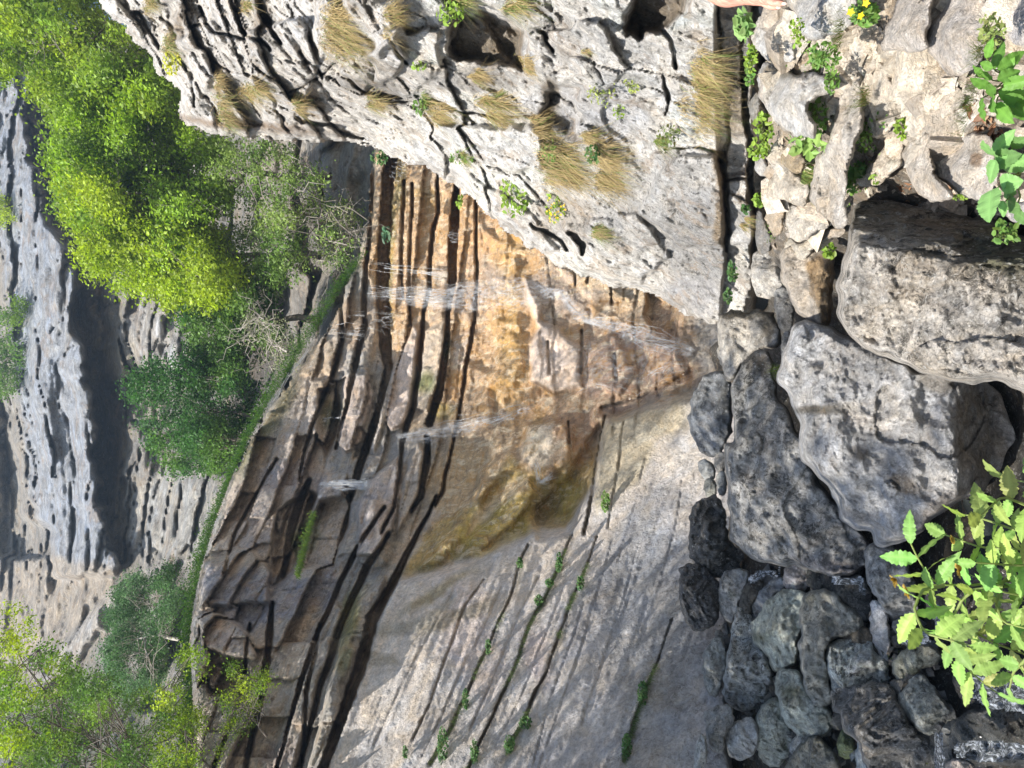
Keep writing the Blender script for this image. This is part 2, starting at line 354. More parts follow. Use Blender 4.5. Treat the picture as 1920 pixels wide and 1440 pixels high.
plates_w = [
 ([(860,1050),(900,990),(950,930),(990,900),(1000,930),(960,990),(900,1040)], -.22, 9, 8), ([(790,1060),(850,990),(900,900),(920,910),(880,1000),(820,1060)], -.16, 9, 8), ([(900,880),(960,850),(985,870),(930,900),(890,940)], -.16, 7, 8),
 ([(930,600),(980,590),(985,680),(950,760),(920,720)], -.13, 12, 10), ([(1100,640),(1150,625),(1190,700),(1160,740),(1105,720)], -.18, 6, 9), ([(1210,640),(1270,650),(1275,690),(1220,710)], -.16, 6, 9), ([(900,430),(980,470),(960,540),(900,520)], -.12, 9, 10), ([(1040,500),(1130,520),(1180,560),(1100,560)], -.16, 6, 6), ([(870,680),(930,700),(920,790),(870,800)], -.12, 9, 9),
 (slab, -.5, 11, 6),
 ([(985,520),(1015,570),(1010,600),(1045,615),(1090,660),(1085,720),(1040,735),(995,715),(1000,650),(1012,615),(1003,590)], -.22, 8, 3),
 ([(975,850),(990,800),(1040,790),(1075,800),(1070,860),(1030,905),(990,885),(975,860)], -.25, 8, 3),
 ([(1000,960),(1060,900),(1120,800),(1135,790),(1090,960),(1070,1000),(1010,1010)], .35, 10, 5),
 ([(1010,920),(1045,880),(1060,890),(1040,970),(1010,985)], .12, 9, 8),
 # pale dry beds standing out in the middle
 ([(740,700),(775,610),(785,620),(772,740),(760,795),(735,810),(722,790)], -.30, 4, 3),
 ([(728,690),(738,700),(722,780),(700,850),(690,835),(706,760)], -.2, 4, 3),
 ([(795,620),(835,600),(826,700),(800,770),(780,765),(788,690)], -.16, 4, 4),
 ([(650,700),(690,700),(700,740),(675,830),(650,850),(630,830),(640,770)], -.3, 5, 5),
 ([(600,640),(650,560),(700,480),(708,560),(706,640),(690,700),(655,700),(610,700)], -.15, 8, 6),
 ([(670,960),(690,900),(745,860),(750,930),(735,990),(700,1040),(670,1040)], -.3, 4, 4),
 ([(755,900),(785,830),(795,850),(785,920),(760,980),(745,1000)], -.22, 4, 4),
 # upper left blocks and recesses
 ([(505,1060),(520,960),(570,920),(590,930),(575,980),(550,1060),(530,1090),(505,1100)], .65, 5, 6),
 ([(560,1010),(600,940),(660,930),(650,1000),(625,1060),(565,1060)], .55, 5, 6),
 ([(600,730),(632,720),(640,790),(612,860),(595,820)], .45, 5, 6),
 ([(372,1110),(385,1060),(470,1030),(505,1070),(500,1130),(375,1140)], -.3, 6, 6),
 ([(372,1160),(395,1150),(440,1165),(470,1190),(480,1230),(440,1235),(380,1215)], -.45, 5, 4),
 ([(385,1250),(450,1235),(480,1290),(450,1330),(400,1300)], .4, 8, 8),
 ([(560,1520),(600,1350),(640,1200),(680,1120),(720,1080),(700,1160),(660,1280),(620,1380),(590,1500)], -.28, 5, 3),
 ([(545,1500),(560,1400),(590,1300),(640,1150),(620,1110),(560,1250),(520,1400),(510,1500)], -.15, 6, 4),
 ([(1215,545),(1265,575),(1270,640),(1235,625),(1210,590)], .35, 6, 4),
 ([(1290,690),(1330,690),(1330,740),(1200,770),(1140,790),(1130,765),(1200,735),(1260,715)], .15, 10, 5),
]
cracks_w = [
 ([(740,268,18),(726,340,22),(722,430,20),(718,540,22),(722,640,22),(730,690,16),(712,760,10),(690,830,14),(672,885,12),(655,940,8)], 1.1),
 ([(858,345,8),(853,390,14),(848,480,16),(850,520,14),(840,570,7),(838,620,7),(833,680,12),(822,740,14),(805,795,12)], 1.0),
 ([(802,820,9),(800,870,12),(788,930,10),(770,960,5)], .9),
 ([(892,363,3),(893,480,4),(893,545,4),(890,600,5),(873,693,5),(867,743,5),(850,830,3),(838,880,5),(830,920,6),(815,950,3)], .5),
 ([(822,323,4),(822,400,5),(812,433,6),(805,480,6),(806,535,5),(795,583,5),(790,640,6),(785,700,7),(777,763,7),(763,797,9),(755,833,6),(748,897,6),(740,947,5),(715,1000,5)], .6),
 ([(773,345,4),(771,420,4),(768,497,4),(765,560,4),(770,610,3)], .4),
 ([(757,340,6),(755,400,5),(752,500,3),(755,560,3)], .35),
 ([(700,300,6),(696,400,6),(690,470,5),(683,540,9),(683,610,9),(665,690,8),(648,770,6),(630,840,6)], .6),
 ([(640,560,5),(640,640,7),(625,700,6),(600,760,5),(575,830,5),(560,900,4)], .5),
 ([(520,1440,6),(550,1330,7),(590,1200,8),(640,1090,8),(680,1010,8),(720,950,5)], .5),
 ([(545,1500,8),(600,1290,8),(640,1170,10),(690,1060,12),(728,1000,7)], .5),
 ([(585,1500,16),(640,1343,18),(673,1260,22),(697,1165,22),(740,1087,15),(773,1020,8),(800,970,5),(818,930,4)], .7),
 ([(460,1440,8),(490,1300,12),(500,1240,12),(505,1190,12),(510,1130,6)], .7),
 ([(400,1440,5),(455,1300,6),(462,1220,6),(470,1170,5)], .45),
 ([(565,1440,5),(575,1300,6),(590,1230,8),(600,1170,5)], .45),
 ([(530,1080,10),(545,1000,14),(560,940,14),(580,900,8)], .7),
 ([(420,1080,5),(440,1000,5),(480,930,5),(520,860,4)], .35),
 ([(990,1020,2.2),(973,1060,2.8),(953,1133,2.2),(933,1167,2.2),(917,1207,2.8),(893,1260,2.8),(873,1310,3.3),(840,1377,5.0),(807,1433,5.5)], .14),
 ([(1073,1003,2.2),(1050,1057,2.8),(1023,1120,2.8),(993,1173,3.9),(967,1250,2.8),(940,1307,2.8),(930,1330,2.2),(893,1410,3.9),(870,1460,3.9)], .14),
 ([(1120,1007,2.2),(1103,1057,2.2),(1087,1093,1.7),(1070,1133,2.2),(1047,1193,2.2),(1027,1260,1.7),(1007,1293,4.4),(980,1357,5.0),(953,1403,4.4)], .14),
 ([(1260,1160,1.7),(1233,1243,1.7),(1207,1303,2.8),(1180,1387,3.9),(1170,1427,3.9)], .14),
 ([(1135,780,3),(1120,860,6),(1110,930,6),(1095,1000,4)], .3),
 ([(907,1087,2),(873,1133,3),(853,1193,3),(827,1260,3),(807,1320,3),(773,1387,3)], .09),
 ([(940,1100,2),(905,1180,2.5),(870,1250,2),(830,1340,2.5),(790,1420,2)], .035), ([(1010,1080,2),(975,1150,2.5),(945,1220,2),(905,1320,2.5),(880,1370,2)], .035), ([(1060,1090,2),(1020,1200,2.5),(985,1290,2),(930,1400,2)], .030), ([(1095,1130,2),(1070,1210,2.5),(1030,1320,2),(1000,1430,2)], .035),
 ([(1150,1010,2),(1120,1110,2),(1085,1230,2.5),(1050,1330,2),(1010,1440,2)], .030), ([(1200,1010,2),(1170,1120,2),(1130,1240,2),(1090,1360,2)], .025), ([(860,1090,2),(810,1180,2.5),(760,1270,2),(700,1400,2)], .030), ([(1210,860,2),(1190,950,2),(1160,1050,2)], .030), ([(1280,900,2),(1265,1000,2),(1240,1080,2)], .025),
 ([(1170,780,2),(1163,850,3),(1155,900,2),(1140,990,2)], .08),
 ([(1128,765,5),(1200,745,5),(1260,715,5),(1300,690,5)], .1),
 ([(1077,480,3),(1080,540,3)], .3), ([(1145,490,3),(1147,570,3)], .3), ([(1172,500,3),(1170,560,3)], .2), ([(1105,500,3),(1102,530,3)], .2),
 ([(1028,640,3),(1030,700,4)], .18), ([(1090,620,3),(1088,700,4)], .25), ([(1152,665,4),(1155,710,5)], .3), ([(1065,790,3),(1068,830,5)], .25), ([(1035,575,2),(1038,610,3)], .15),
]
ops_w = [
 ([(680,200),(1000,200),(1260,470),(1300,640),(1290,700),(1140,770),(1110,900),(1000,1000),(850,1060),(780,1050),(820,940),(850,800),(800,700),(700,660),(690,450)], (.50,.34,.20), .85, 25, 30),
 ((930,640,140,200,0), ORANGE, .6, 50, 40), ((900,430,90,90,0), ORANGE, .75, 30, 30), ((760,460,70,180,0), (.52,.32,.15), .7, 20, 30),
 ((830,560,80,60,0), (.35,.27,.2), .55, 25, 40), ((990,540,130,45,15), (.34,.30,.27), .6, 20, 30),
 ((1150,520,90,40,25), (.58,.43,.26), .8, 15, 20),
 ((1180,680,120,70,0), (.34,.19,.11), .75, 25, 40), ((1120,800,90,40,0), RUST, .5, 20, 30), ((960,600,30,200,0), (.55,.31,.05), .6, 18, 20),
 ((880,800,90,70,0), (.30,.22,.14), .7, 30, 40), ((880,920,80,90,0), (.50,.34,.16), .6, 30, 40),
 ([(740,1090),(800,1000),(880,950),(960,860),(1000,900),(1060,900),(1110,850),(1120,900),(1060,1000),(980,1010),(860,1060),(790,1085)], (.42,.29,.08), .8, 10, 14),
 ((930,990,70,50,-45), ALGAE, .9, 15, 25), ((840,1050,70,22,-28), (.24,.17,.03), .9, 10, 12), ((1060,930,22,60,10), ALGAE, .7, 10, 14), ((1020,950,20,34,0), (.16,.12,.03), .6, 8, 10),
 ((960,960,14,95,35), (.68,.46,.12), .75, 6, 6), ((1010,840,12,60,0), (.40,.25,.05), .6, 6, 6),
 # dry pale rock islands
 ([(985,520),(1015,570),(1010,600),(1045,615),(1090,660),(1085,720),(1040,735),(995,715),(1000,650),(1012,615),(1003,590)], (.58,.48,.40), .9, 4, 6),
 ((1020,597,12,16,0), (.55,.45,.37), .9, 4, 5), ((1030,665,36,46,0), (.64,.52,.43), .9, 6, 8),
 ([(978,860),(990,800),(1040,790),(1030,870),(1000,880)], (.66,.54,.40), .9, 4, 5),
 ([(890,960),(960,900),(990,895),(990,915),(930,950),(880,1000)], (.70,.54,.34), .8, 6, 8),
 ([(740,700),(775,610),(785,620),(772,740),(760,795),(735,810),(722,790)], (.56,.46,.39), .95, 4, 5),
 ([(728,690),(738,700),(722,780),(700,850),(690,835),(706,760)], (.52,.46,.40), .9, 4, 5),
 ([(795,620),(835,600),(826,700),(800,770),(780,765),(788,690)], (.50,.42,.33), .85, 5, 8),
 ([(840,640),(880,620),(870,690),(835,710)], (.52,.42,.33), .8, 6, 10),
 ([(650,700),(690,700),(700,740),(675,830),(650,850),(630,830),(640,770)], (.46,.37,.31), .85, 6, 12),
 ([(670,960),(690,900),(745,860),(750,930),(735,990),(700,1040),(670,1040)], (.50,.42,.37), .9, 5, 8),
 ([(755,900),(785,830),(795,850),(785,920),(760,980),(745,1000)], (.46,.39,.32), .8, 5, 8),
 ([(720,1080),(760,1000),(800,950),(830,960),(780,1030),(740,1100)], (.50,.42,.34), .8, 5, 8),
 ((690,280,14,90,0), (.30,.25,.18), .8, 10, 10),
 ((745,330,12,60,0), (.24,.19,.03), .8, 8, 12), ((735,440,6,70,0), (.20,.17,.03), .8, 5, 6), ((800,370,30,25,0), (.30,.20,.05), .6, 14, 20),
 ((800,715,14,20,0), MOSS, .8, 8, 14), ((837,650,6,25,0), MOSS, .9, 4, 4), ((732,560,5,80,0), (.22,.17,.03), .7, 4, 4), ((830,770,22,16,0), (.28,.21,.04), .8, 8, 10),
 # upper left: dark, damp, violet grey
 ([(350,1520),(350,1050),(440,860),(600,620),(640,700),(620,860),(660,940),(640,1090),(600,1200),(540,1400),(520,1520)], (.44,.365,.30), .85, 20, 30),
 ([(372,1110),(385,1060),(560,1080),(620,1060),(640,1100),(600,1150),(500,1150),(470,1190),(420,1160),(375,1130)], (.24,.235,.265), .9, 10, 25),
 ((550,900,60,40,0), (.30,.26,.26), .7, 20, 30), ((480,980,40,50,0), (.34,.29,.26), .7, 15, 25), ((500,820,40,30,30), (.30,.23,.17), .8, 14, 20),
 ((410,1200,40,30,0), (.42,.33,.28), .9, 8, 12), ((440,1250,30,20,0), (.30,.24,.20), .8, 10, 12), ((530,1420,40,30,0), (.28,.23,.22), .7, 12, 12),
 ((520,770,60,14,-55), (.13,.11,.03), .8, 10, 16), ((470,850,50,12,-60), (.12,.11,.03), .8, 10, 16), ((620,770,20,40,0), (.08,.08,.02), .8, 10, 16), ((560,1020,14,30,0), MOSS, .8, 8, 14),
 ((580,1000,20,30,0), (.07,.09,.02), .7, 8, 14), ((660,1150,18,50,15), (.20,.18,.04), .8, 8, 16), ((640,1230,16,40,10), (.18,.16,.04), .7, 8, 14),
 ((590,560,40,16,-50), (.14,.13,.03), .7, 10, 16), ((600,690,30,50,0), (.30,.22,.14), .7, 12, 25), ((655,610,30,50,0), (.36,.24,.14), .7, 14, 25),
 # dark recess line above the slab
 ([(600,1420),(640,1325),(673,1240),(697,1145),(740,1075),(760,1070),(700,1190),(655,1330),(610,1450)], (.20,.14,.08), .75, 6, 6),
 # the slab
 (slab, (.50,.455,.415), .95, 6, 4),
 ([(740,1110),(850,1070),(1000,1000),(1080,1000),(1100,1060),(1060,1150),(900,1180),(760,1300),(680,1400),(620,1440),(700,1180)], (.60,.53,.465), .8, 30, 30),
 ((880,1190,40,110,-20), (.64,.52,.46), .55, 25, 30), ((1010,1230,30,60,-20), (.50,.40,.36), .6, 15, 20), ((780,1300,60,80,0), (.62,.54,.46), .5, 30, 30),
 ([(1130,1500),(1160,1300),(1140,1180),(1110,1150),(1160,1080),(1180,980),(1320,960),(1420,960),(1420,1500)], (.33,.325,.325), .8, 30, 35),
 ([(1100,1110),(1160,1030),(1180,1080),(1140,1140),(1110,1150)], (.20,.195,.20), .6, 8, 14),
 ((1260,1000,60,30,0), (.32,.325,.34), .7, 14, 25), ((1230,1300,70,40,0), (.24,.23,.22), .5, 20, 30), ((1100,1440,160,60,0), (.34,.31,.29), .6, 30, 40),
 ((1290,860,50,90,0), (.60,.54,.47), .7, 20, 20), ((1270,950,40,60,0), (.55,.5,.46), .5, 20, 20), ((1330,1250,40,160,0), (.46,.41,.37), .6, 20, 20),
 ([(1130,790),(1280,745),(1290,790),(1230,830),(1200,900),(1120,960),(1115,880)], (.42,.35,.22), .7, 12, 14),
 ((820,1110,80,10,-30), (.27,.21,.09), .7, 6, 8), ((850,1160,80,14,-25), (.24,.20,.13), .7, 6, 8), ((700,1230,25,10,0), (.25,.20,.12), .6, 6, 8),
 ((760,1390,110,20,-25), (.38,.33,.28), .6, 12, 16),
]
ops_w += [([(1180,950),(1260,900),(1300,930),(1180,1020),(1150,1100),(1120,1090),(1150,1000)], (.27,.27,.28), .7, 8, 12), ([(1150,1060),(1240,1000),(1290,1030),(1230,1080),(1140,1120)], (.29,.29,.30), .6, 8, 12), ([(1060,1200),(1090,1150),(1105,1170),(1080,1230),(1050,1260)], (.27,.27,.29), .7, 6, 8),
 ([(1190,1200),(1280,1090),(1310,1200),(1240,1330),(1180,1300)], (.26,.255,.25), .55, 14, 20), ([(690,1240),(740,1225),(745,1245),(690,1255)], (.30,.25,.18), .6, 5, 6), ([(700,1170),(790,1160),(850,1110),(850,1135),(790,1185),(700,1190)], (.33,.29,.22), .7, 7, 8)]
for pts, r in (([(990,1020),(953,1133),(917,1207),(873,1310),(807,1433)], 7), ([(1073,1003),(1023,1120),(993,1173),(967,1250),(930,1330),(870,1460)], 8), ([(1103,1057),(1070,1133),(1027,1260),(980,1357),(940,1440)], 8), ([(1233,1243),(1207,1303),(1170,1427)], 8)):
    for a, b in zip(pts[:-1], pts[1:]):
        cx, cy = (a[0]+b[0])/2, (a[1]+b[1])/2; L = math.hypot(b[0]-a[0], b[1]-a[1])/2
        ops_w.append(((cx, cy, r*.8, L, math.degrees(math.atan2(b[1]-a[1], b[0]-a[0]))-90), (.10,.085,.045), .6, 5, 8))
mops_w = [   # speckle, wet, streak
 ([(680,200),(1000,200),(1260,470),(1300,640),(1290,700),(1140,770),(1110,900),(1000,1000),(850,1060),(780,1050),(820,940),(850,800),(800,700),(700,660),(690,450)], (.20,.85,.35), 1, 25, 30),
 ([(985,520),(1015,570),(1010,600),(1045,615),(1090,660),(1085,720),(1040,735),(995,715),(1000,650)], (.05,.1,.1), .9, 5, 6),
 ([(740,700),(775,610),(835,600),(826,700),(800,770),(760,795),(722,850),(690,850)], (.12,.1,.2), .9, 5, 6),
 ([(350,1520),(350,1050),(440,860),(600,620),(640,700),(620,860),(660,940),(640,1090),(600,1200),(540,1400),(520,1520)], (.6,.25,.4), .9, 20, 30),
 (slab, (.15,.05,.12), 1, 6, 4), ([(1130,1500),(1160,1300),(1140,1180),(1110,1150),(1200,1030),(1420,1000),(1420,1500)], (.55,.05,.1), .8, 40, 35),
 ((1200,700,110,60,0), (.3,1,.2), .8, 20, 20),
]
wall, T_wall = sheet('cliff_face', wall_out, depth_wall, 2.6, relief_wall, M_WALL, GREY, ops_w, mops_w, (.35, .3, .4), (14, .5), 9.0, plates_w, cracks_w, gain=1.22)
tag(wall, 'layered limestone cliff stained orange by the falling water', kind='structure')

# ---- white outcrop on the right -------------------------------------------
out_out = [(165,-80),(178,0),(200,26),(228,45),(240,70),(285,102),(282,125),(335,165),(332,205),(345,230),(400,252),(480,258),(560,270),(640,262),(700,276),(745,300),(800,318),(860,352),(930,420),(1000,470),(1070,515),(1150,540),(1210,545),(1262,580),(1310,600),(1350,608),(1400,605),(1425,560),(1440,400),(1440,200),(1430,60),(1400,-40),(1400,-120),(165,-120)]
depth_out = [(180,0,8.2),(300,110,9.0),(350,220,9.6),(300,0,7.8),(450,0,6.6),(450,120,7.6),(520,250,9.2),(640,0,5.6),(640,120,6.6),(690,260,8.9),(800,0,4.9),(800,150,6.3),(850,320,8.3),
 (1000,0,4.4),(1000,150,5.4),(1000,300,6.8),(1000,440,8.4),(1200,0,3.9),(1200,150,4.8),(1200,300,5.9),(1180,450,7.2),(1220,540,8.2),(1400,0,3.5),(1400,150,4.3),(1400,300,5.3),(1400,450,6.3),(1390,590,7.4),(1330,590,7.7),(800,-120,4.3),(300,-120,7.0),(1300,-120,3.2)]
def relief_out(px, py, B, nz):
    top = m_in([(150,-120),(560,-120),(760,60),(720,280),(300,280)], px, py, nz, 40)
    low = m_in([(1040,330),(1360,170),(1400,600),(1200,560),(1030,470)], px, py, nz, 30)
    o = beds(B, .55, .30, .16, .8, 11., (.25, -.12), .35, .05)*top+beds(B, .72, .20, .09, 1.0, 14., (.3, -.1), .4, .035)*(1-top)*(1-.6*low)
    o += -.30*fbm(B*1.1+2, 5)-.13*fbm(B*np.array([2.4, 2.4, 3.2]), 5, .62, True)-.14*np.round(2.2*fbm(B*np.array([1.2,1.2,.8])+7, 3))/2.2*(1-.5*low)-.06*fbm(B*9, 4, .65)-.05*fbm(B*np.array([12,12,7.]), 3, .6, True)*(.4+.6*top)
    return o
plates_o = [
 ([(838,60),(850,30),(900,10),(985,40),(975,130),(930,118),(850,100)], .42, 8, 13),
 ([(900,20),(960,40),(985,60),(960,110),(945,100)], .25, 6, 5),
 ([(1030,150),(1075,150),(1080,210),(1060,250),(1020,230)], .3, 9, 16),
 ([(1195,-60),(1290,-60),(1285,20),(1250,60),(1200,70),(1180,50)], .42, 12, 18),
 ([(1350,-100),(1430,-100),(1440,100),(1440,620),(1352,600),(1362,440),(1345,300),(1340,100)], .3, 4, 3),
 ([(1270,290),(1345,290),(1352,330),(1358,440),(1350,460),(1280,460),(1200,400),(1230,330)], -.22, 6, 5),
 ([(1362,330),(1405,330),(1410,450),(1370,460)], -.15, 4, 3),
 ([(595,0),(640,-40),(730,0),(760,60),(700,110),(610,110),(590,60)], -.35, 10, 14),
 ([(640,130),(740,70),(760,110),(740,140),(680,180),(640,160)], -.38, 6, 9),
 ([(820,240),(1010,240),(1020,310),(960,330),(880,300),(800,270)], -.36, 6, 12),
 ([(290,60),(340,20),(400,40),(420,80),(380,90),(320,95)], -.2, 6, 4),
 ([(1260,575),(1350,600),(1352,640),(1300,650),(1268,630)], -.1, 5, 3),
 ([(1410,-120),(1445,-120),(1445,650),(1412,600)], .4, 5, 2),
 ([(700,60),(820,60),(835,130),(760,190),(700,160)], -.2, 5, 12), ([(990,60),(1120,40),(1180,120),(1120,200),(1000,150)], -.14, 5, 14), ([(1060,420),(1200,400),(1260,480),(1200,540),(1080,500)], -.2, 6, 12),
 ([(460,60),(560,40),(600,120),(560,210),(480,190)], -.3, 6, 12), ([(400,140),(470,150),(500,230),(420,240),(380,200)], .2, 6, 10), ([(880,330),(990,400),(1040,470),(1000,480),(900,400)], -.2, 5, 8), ([(1130,200),(1240,190),(1260,280),(1150,300)], .12, 5, 12), ([(250,20),(330,0),(360,60),(300,90)], .2, 5, 8),
]
cracks_o = [
 ([(1350,20,6),(1352,120,5),(1362,240,8),(1352,300,8)], .3), ([(1358,300,10),(1364,380,10),(1366,440,8),(1358,470,6)], .35), ([(1395,40,10),(1396,160,11),(1404,270,12),(1412,400,12),(1418,560,12)], .6),
 ([(640,140,4),(690,170,6),(720,180,8),(770,182,5)], .25), ([(730,70,5),(750,110,7),(762,120,5)], .25), ([(380,10,6),(400,60,8),(460,70,6)], .3), ([(300,30,5),(330,50,8),(395,45,5)], .25),
 ([(480,0,8),(500,40,10),(520,80,8)], .35), ([(430,0,6),(450,50,8),(500,90,6)], .3), ([(555,225,6),(620,240,8),(680,262,8)], .3), ([(860,290,3),(900,305,5),(950,330,5)], .18),
 ([(640,110,4),(600,150,5),(540,170,4)], .2), ([(700,190,5),(800,190,5),(880,212,3),(960,212,4),(1040,215,5)], .2), ([(1070,440,12),(1095,455,14),(1090,475,8)], .4), ([(1100,90,3),(1130,160,3)], .08),
 ([(1250,280,3),(1345,282,5)], .15), ([(1250,60,6),(1270,100,8),(1265,130,5)], .2), ([(1360,330,5),(1410,332,5)], .2), ([(1360,110,4),(1400,105,5)], .15), ([(1240,150,5),(1255,190,6),(1250,210,4)], .2),
 ([(430,250,4),(520,258,5),(620,262,6),(700,275,5)], .2), ([(1020,60,6),(1040,90,5)], .2), ([(990,420,5),(1040,440,8),(1060,470,5)], .25),
 ([(320,100,4),(360,140,6),(370,200,5)], .2), ([(400,120,4),(500,150,5),(520,210,5)], .22), ([(560,100,6),(600,130,6),(610,160,4)], .2),
]
WH = (.80, .765, .71)
ops_o = [
 ((450,130,330,160,0), (0.562,0.525,0.481), .7, 40, 30), ((560,40,60,60,0), (0.750,0.725,0.688), .8, 20, 25), ((730,80,50,40,0), (0.750,0.725,0.700), .8, 20, 25), ((900,260,120,45,10), (0.700,0.688,0.663), .9, 20, 25), ((560,180,60,40,0), (0.700,0.663,0.625), .7, 20, 25),
 ((1000,80,140,60,0), (0.600,0.569,0.537), .6, 30, 30), ((1250,400,160,120,0), (0.450,0.438,0.425), .75, 40, 40), ((1100,210,120,60,0), (0.525,0.512,0.512), .8, 25, 30), ((1180,130,90,60,0), (0.625,0.613,0.600), .6, 30, 25), ((1310,470,60,100,0), (0.320,0.310,0.300), .7, 25, 30),
 ([(838,40),(850,30),(900,30),(985,60),(975,130),(930,118),(850,100)], (0.200,0.150,0.090), .85, 5, 6), ([(1195,-60),(1290,-60),(1285,20),(1250,60),(1200,70),(1180,50)], (0.190,0.140,0.085), .85, 6, 10),  # dark brown in the overhang hollows is shade put into the colour
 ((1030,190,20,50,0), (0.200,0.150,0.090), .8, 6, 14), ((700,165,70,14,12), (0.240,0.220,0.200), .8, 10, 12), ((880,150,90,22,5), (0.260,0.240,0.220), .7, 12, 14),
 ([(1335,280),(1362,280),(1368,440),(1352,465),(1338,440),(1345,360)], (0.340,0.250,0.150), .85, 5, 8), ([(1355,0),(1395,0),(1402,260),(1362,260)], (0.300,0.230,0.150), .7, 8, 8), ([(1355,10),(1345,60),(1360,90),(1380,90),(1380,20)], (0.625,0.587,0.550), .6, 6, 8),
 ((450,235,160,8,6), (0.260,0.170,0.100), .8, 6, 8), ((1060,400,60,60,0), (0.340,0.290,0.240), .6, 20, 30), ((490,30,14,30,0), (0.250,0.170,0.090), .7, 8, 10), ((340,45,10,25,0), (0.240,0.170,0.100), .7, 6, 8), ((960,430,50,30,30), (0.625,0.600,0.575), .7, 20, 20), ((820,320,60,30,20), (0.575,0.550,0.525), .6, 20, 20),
 ((1130,360,60,12,0), (0.688,0.663,0.637), .8, 10, 16), ((1300,560,60,40,0), (0.413,0.400,0.400), .8, 20, 15),
]
mops_o = [((450,130,330,160,0), (.6,0,.25), .8, 40, 30), ((560,40,60,60,0), (.35,0,.1), .8, 20, 25), ((900,260,120,45,10), (.55,0,.1), .9, 20, 25), ((1250,400,160,120,0), (.95,0,.05), .75, 40, 40)]
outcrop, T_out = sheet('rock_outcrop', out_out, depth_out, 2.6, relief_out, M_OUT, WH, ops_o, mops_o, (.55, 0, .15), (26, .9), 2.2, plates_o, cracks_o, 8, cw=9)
tag(outcrop, 'sunlit white limestone outcrop with dry grass', kind='structure')

# ---- cliffs behind the trees ------------------------------------------------
rear_out = [(-160,40),(-160,1560),(430,1560),(430,1380),(520,1000),(800,700),(800,180),(560,100),(300,40)]
depth_rear = [(-150,60,44),(-150,700,46),(-150,1100,48),(-150,1500,40),(60,60,36),(60,400,34),(60,700,34),(60,1050,36),(60,1300,32),(60,1560,22),(250,200,30),(250,500,30),(250,800,29),(250,1050,27),(250,1300,23),(250,1560,18),
 (420,200,26),(420,500,25),(420,800,23),(400,1050,20),(400,1350,14),(600,200,21),(600,450,20),(600,700,19),(780,200,18),(780,600,18)]
def relief_rear(px, py, B, nz):
    o = beds(B, 1.5, .7, .5, 2.6, 21., (-.05, .02), 1.0, .16, .3, .2)
    lowr = m_in([(-160,1110),(120,1090),(225,1070),(330,1100),(430,1400),(430,1560),(-160,1560)], px, py, nz, 15)
    dg = px+.75*py; o = o*(1-lowr*.8)+lowr*(.8*perlin(np.stack([dg/60, py/400, px*0], -1))+.35*perlin(np.stack([dg/20, py/180, px*0+4], -1)))
    o += -2.2*fbm(B*np.array([.16,.16,.26])+3, 4, .55)-.5*fbm(B*np.array([.9,.9,.35])+8, 3, .5)
    return o
plates_r = [
 ([(60,-60),(60,300),(100,420),(140,480),(150,600),(165,750),(185,900),(210,1020),(228,1068),(120,1090),(50,900),(30,700),(10,500),(-40,300),(-100,100)], -2.8, 9, 18),
 ([(120,-60),(60,300),(100,420),(140,480),(150,600),(165,750),(185,900),(210,1020),(228,1068),(240,1065),(236,860),(250,760),(262,700),(235,640),(225,560),(210,480),(170,400),(150,300),(200,0)], 1.1, 10, 20),
 ([(240,700),(330,690),(420,640),(500,640),(520,500),(620,500),(560,620),(480,790),(430,880),(330,830),(262,800)], 1.6, 20, 12),
 ([(440,560),(540,520),(560,640),(480,760),(430,700)], 1.5, 14, 12),
 ([(320,1110),(350,1110),(345,1240),(300,1330),(270,1330),(310,1240)], 1.5, 8, 8),
 ([(110,1220),(228,1090),(235,1120),(150,1230),(60,1320),(40,1300)], -1.2, 8, 6),
 ([(0,740),(30,860),(40,960),(100,1000),(90,1040),(0,1040)], 2.0, 8, 8),
]
ops_r = [
 ([(60,-60),(60,300),(100,420),(140,480),(150,600),(165,750),(185,900),(210,1020),(228,1068),(120,1090),(50,900),(30,700),(10,500),(-40,300),(-100,100)], (.30,.325,.365), .9, 8, 10),
 ([(60,260),(60,300),(100,420),(140,480),(150,600),(165,750),(185,900),(210,1020),(228,1068),(240,1065),(236,860),(250,760),(262,700),(235,640),(225,560),(210,480),(170,400),(150,300)], (.22,.19,.135), .75, 12, 20),
 ((215,740,60,20,60), (.03,.028,.022), .85, 8, 14), ((200,850,20,90,0), (.04,.035,.028), .7, 10, 14),  # near-black patches paint in the shade under the overhang
 ([(230,570),(260,560),(330,640),(340,700),(270,700),(250,640)], (.38,.36,.33), .7, 8, 14), ((310,640,12,70,-10), (.50,.49,.47), .8, 6, 8), ((330,960,90,90,0), (.40,.385,.35), .8, 20, 25),
 ([(0,1050),(200,1060),(230,1100),(110,1220),(20,1320),(-100,1300),(-100,1060)], (.36,.31,.25), .8, 10, 20), ([(110,1220),(228,1090),(235,1120),(150,1230),(60,1320),(40,1300)], (.46,.43,.39), .85, 8, 10),
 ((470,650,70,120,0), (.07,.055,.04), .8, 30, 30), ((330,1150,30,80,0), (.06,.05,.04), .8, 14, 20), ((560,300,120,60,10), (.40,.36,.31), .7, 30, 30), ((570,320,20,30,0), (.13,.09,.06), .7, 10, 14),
 ((200,1400,220,120,0), (.10,.11,.07), .7, 40, 40),
]
rear, T_rear = sheet('rear_cliff', rear_out, depth_rear, 3.4, relief_rear, M_FAR, (.27,.25,.22), ops_r, (), (.3, 0, .5), (20, 1.0), 6.0, plates_r, (), 8, gain=1.15)
tag(rear, 'pale cliff behind the trees above the fall', kind='structure')

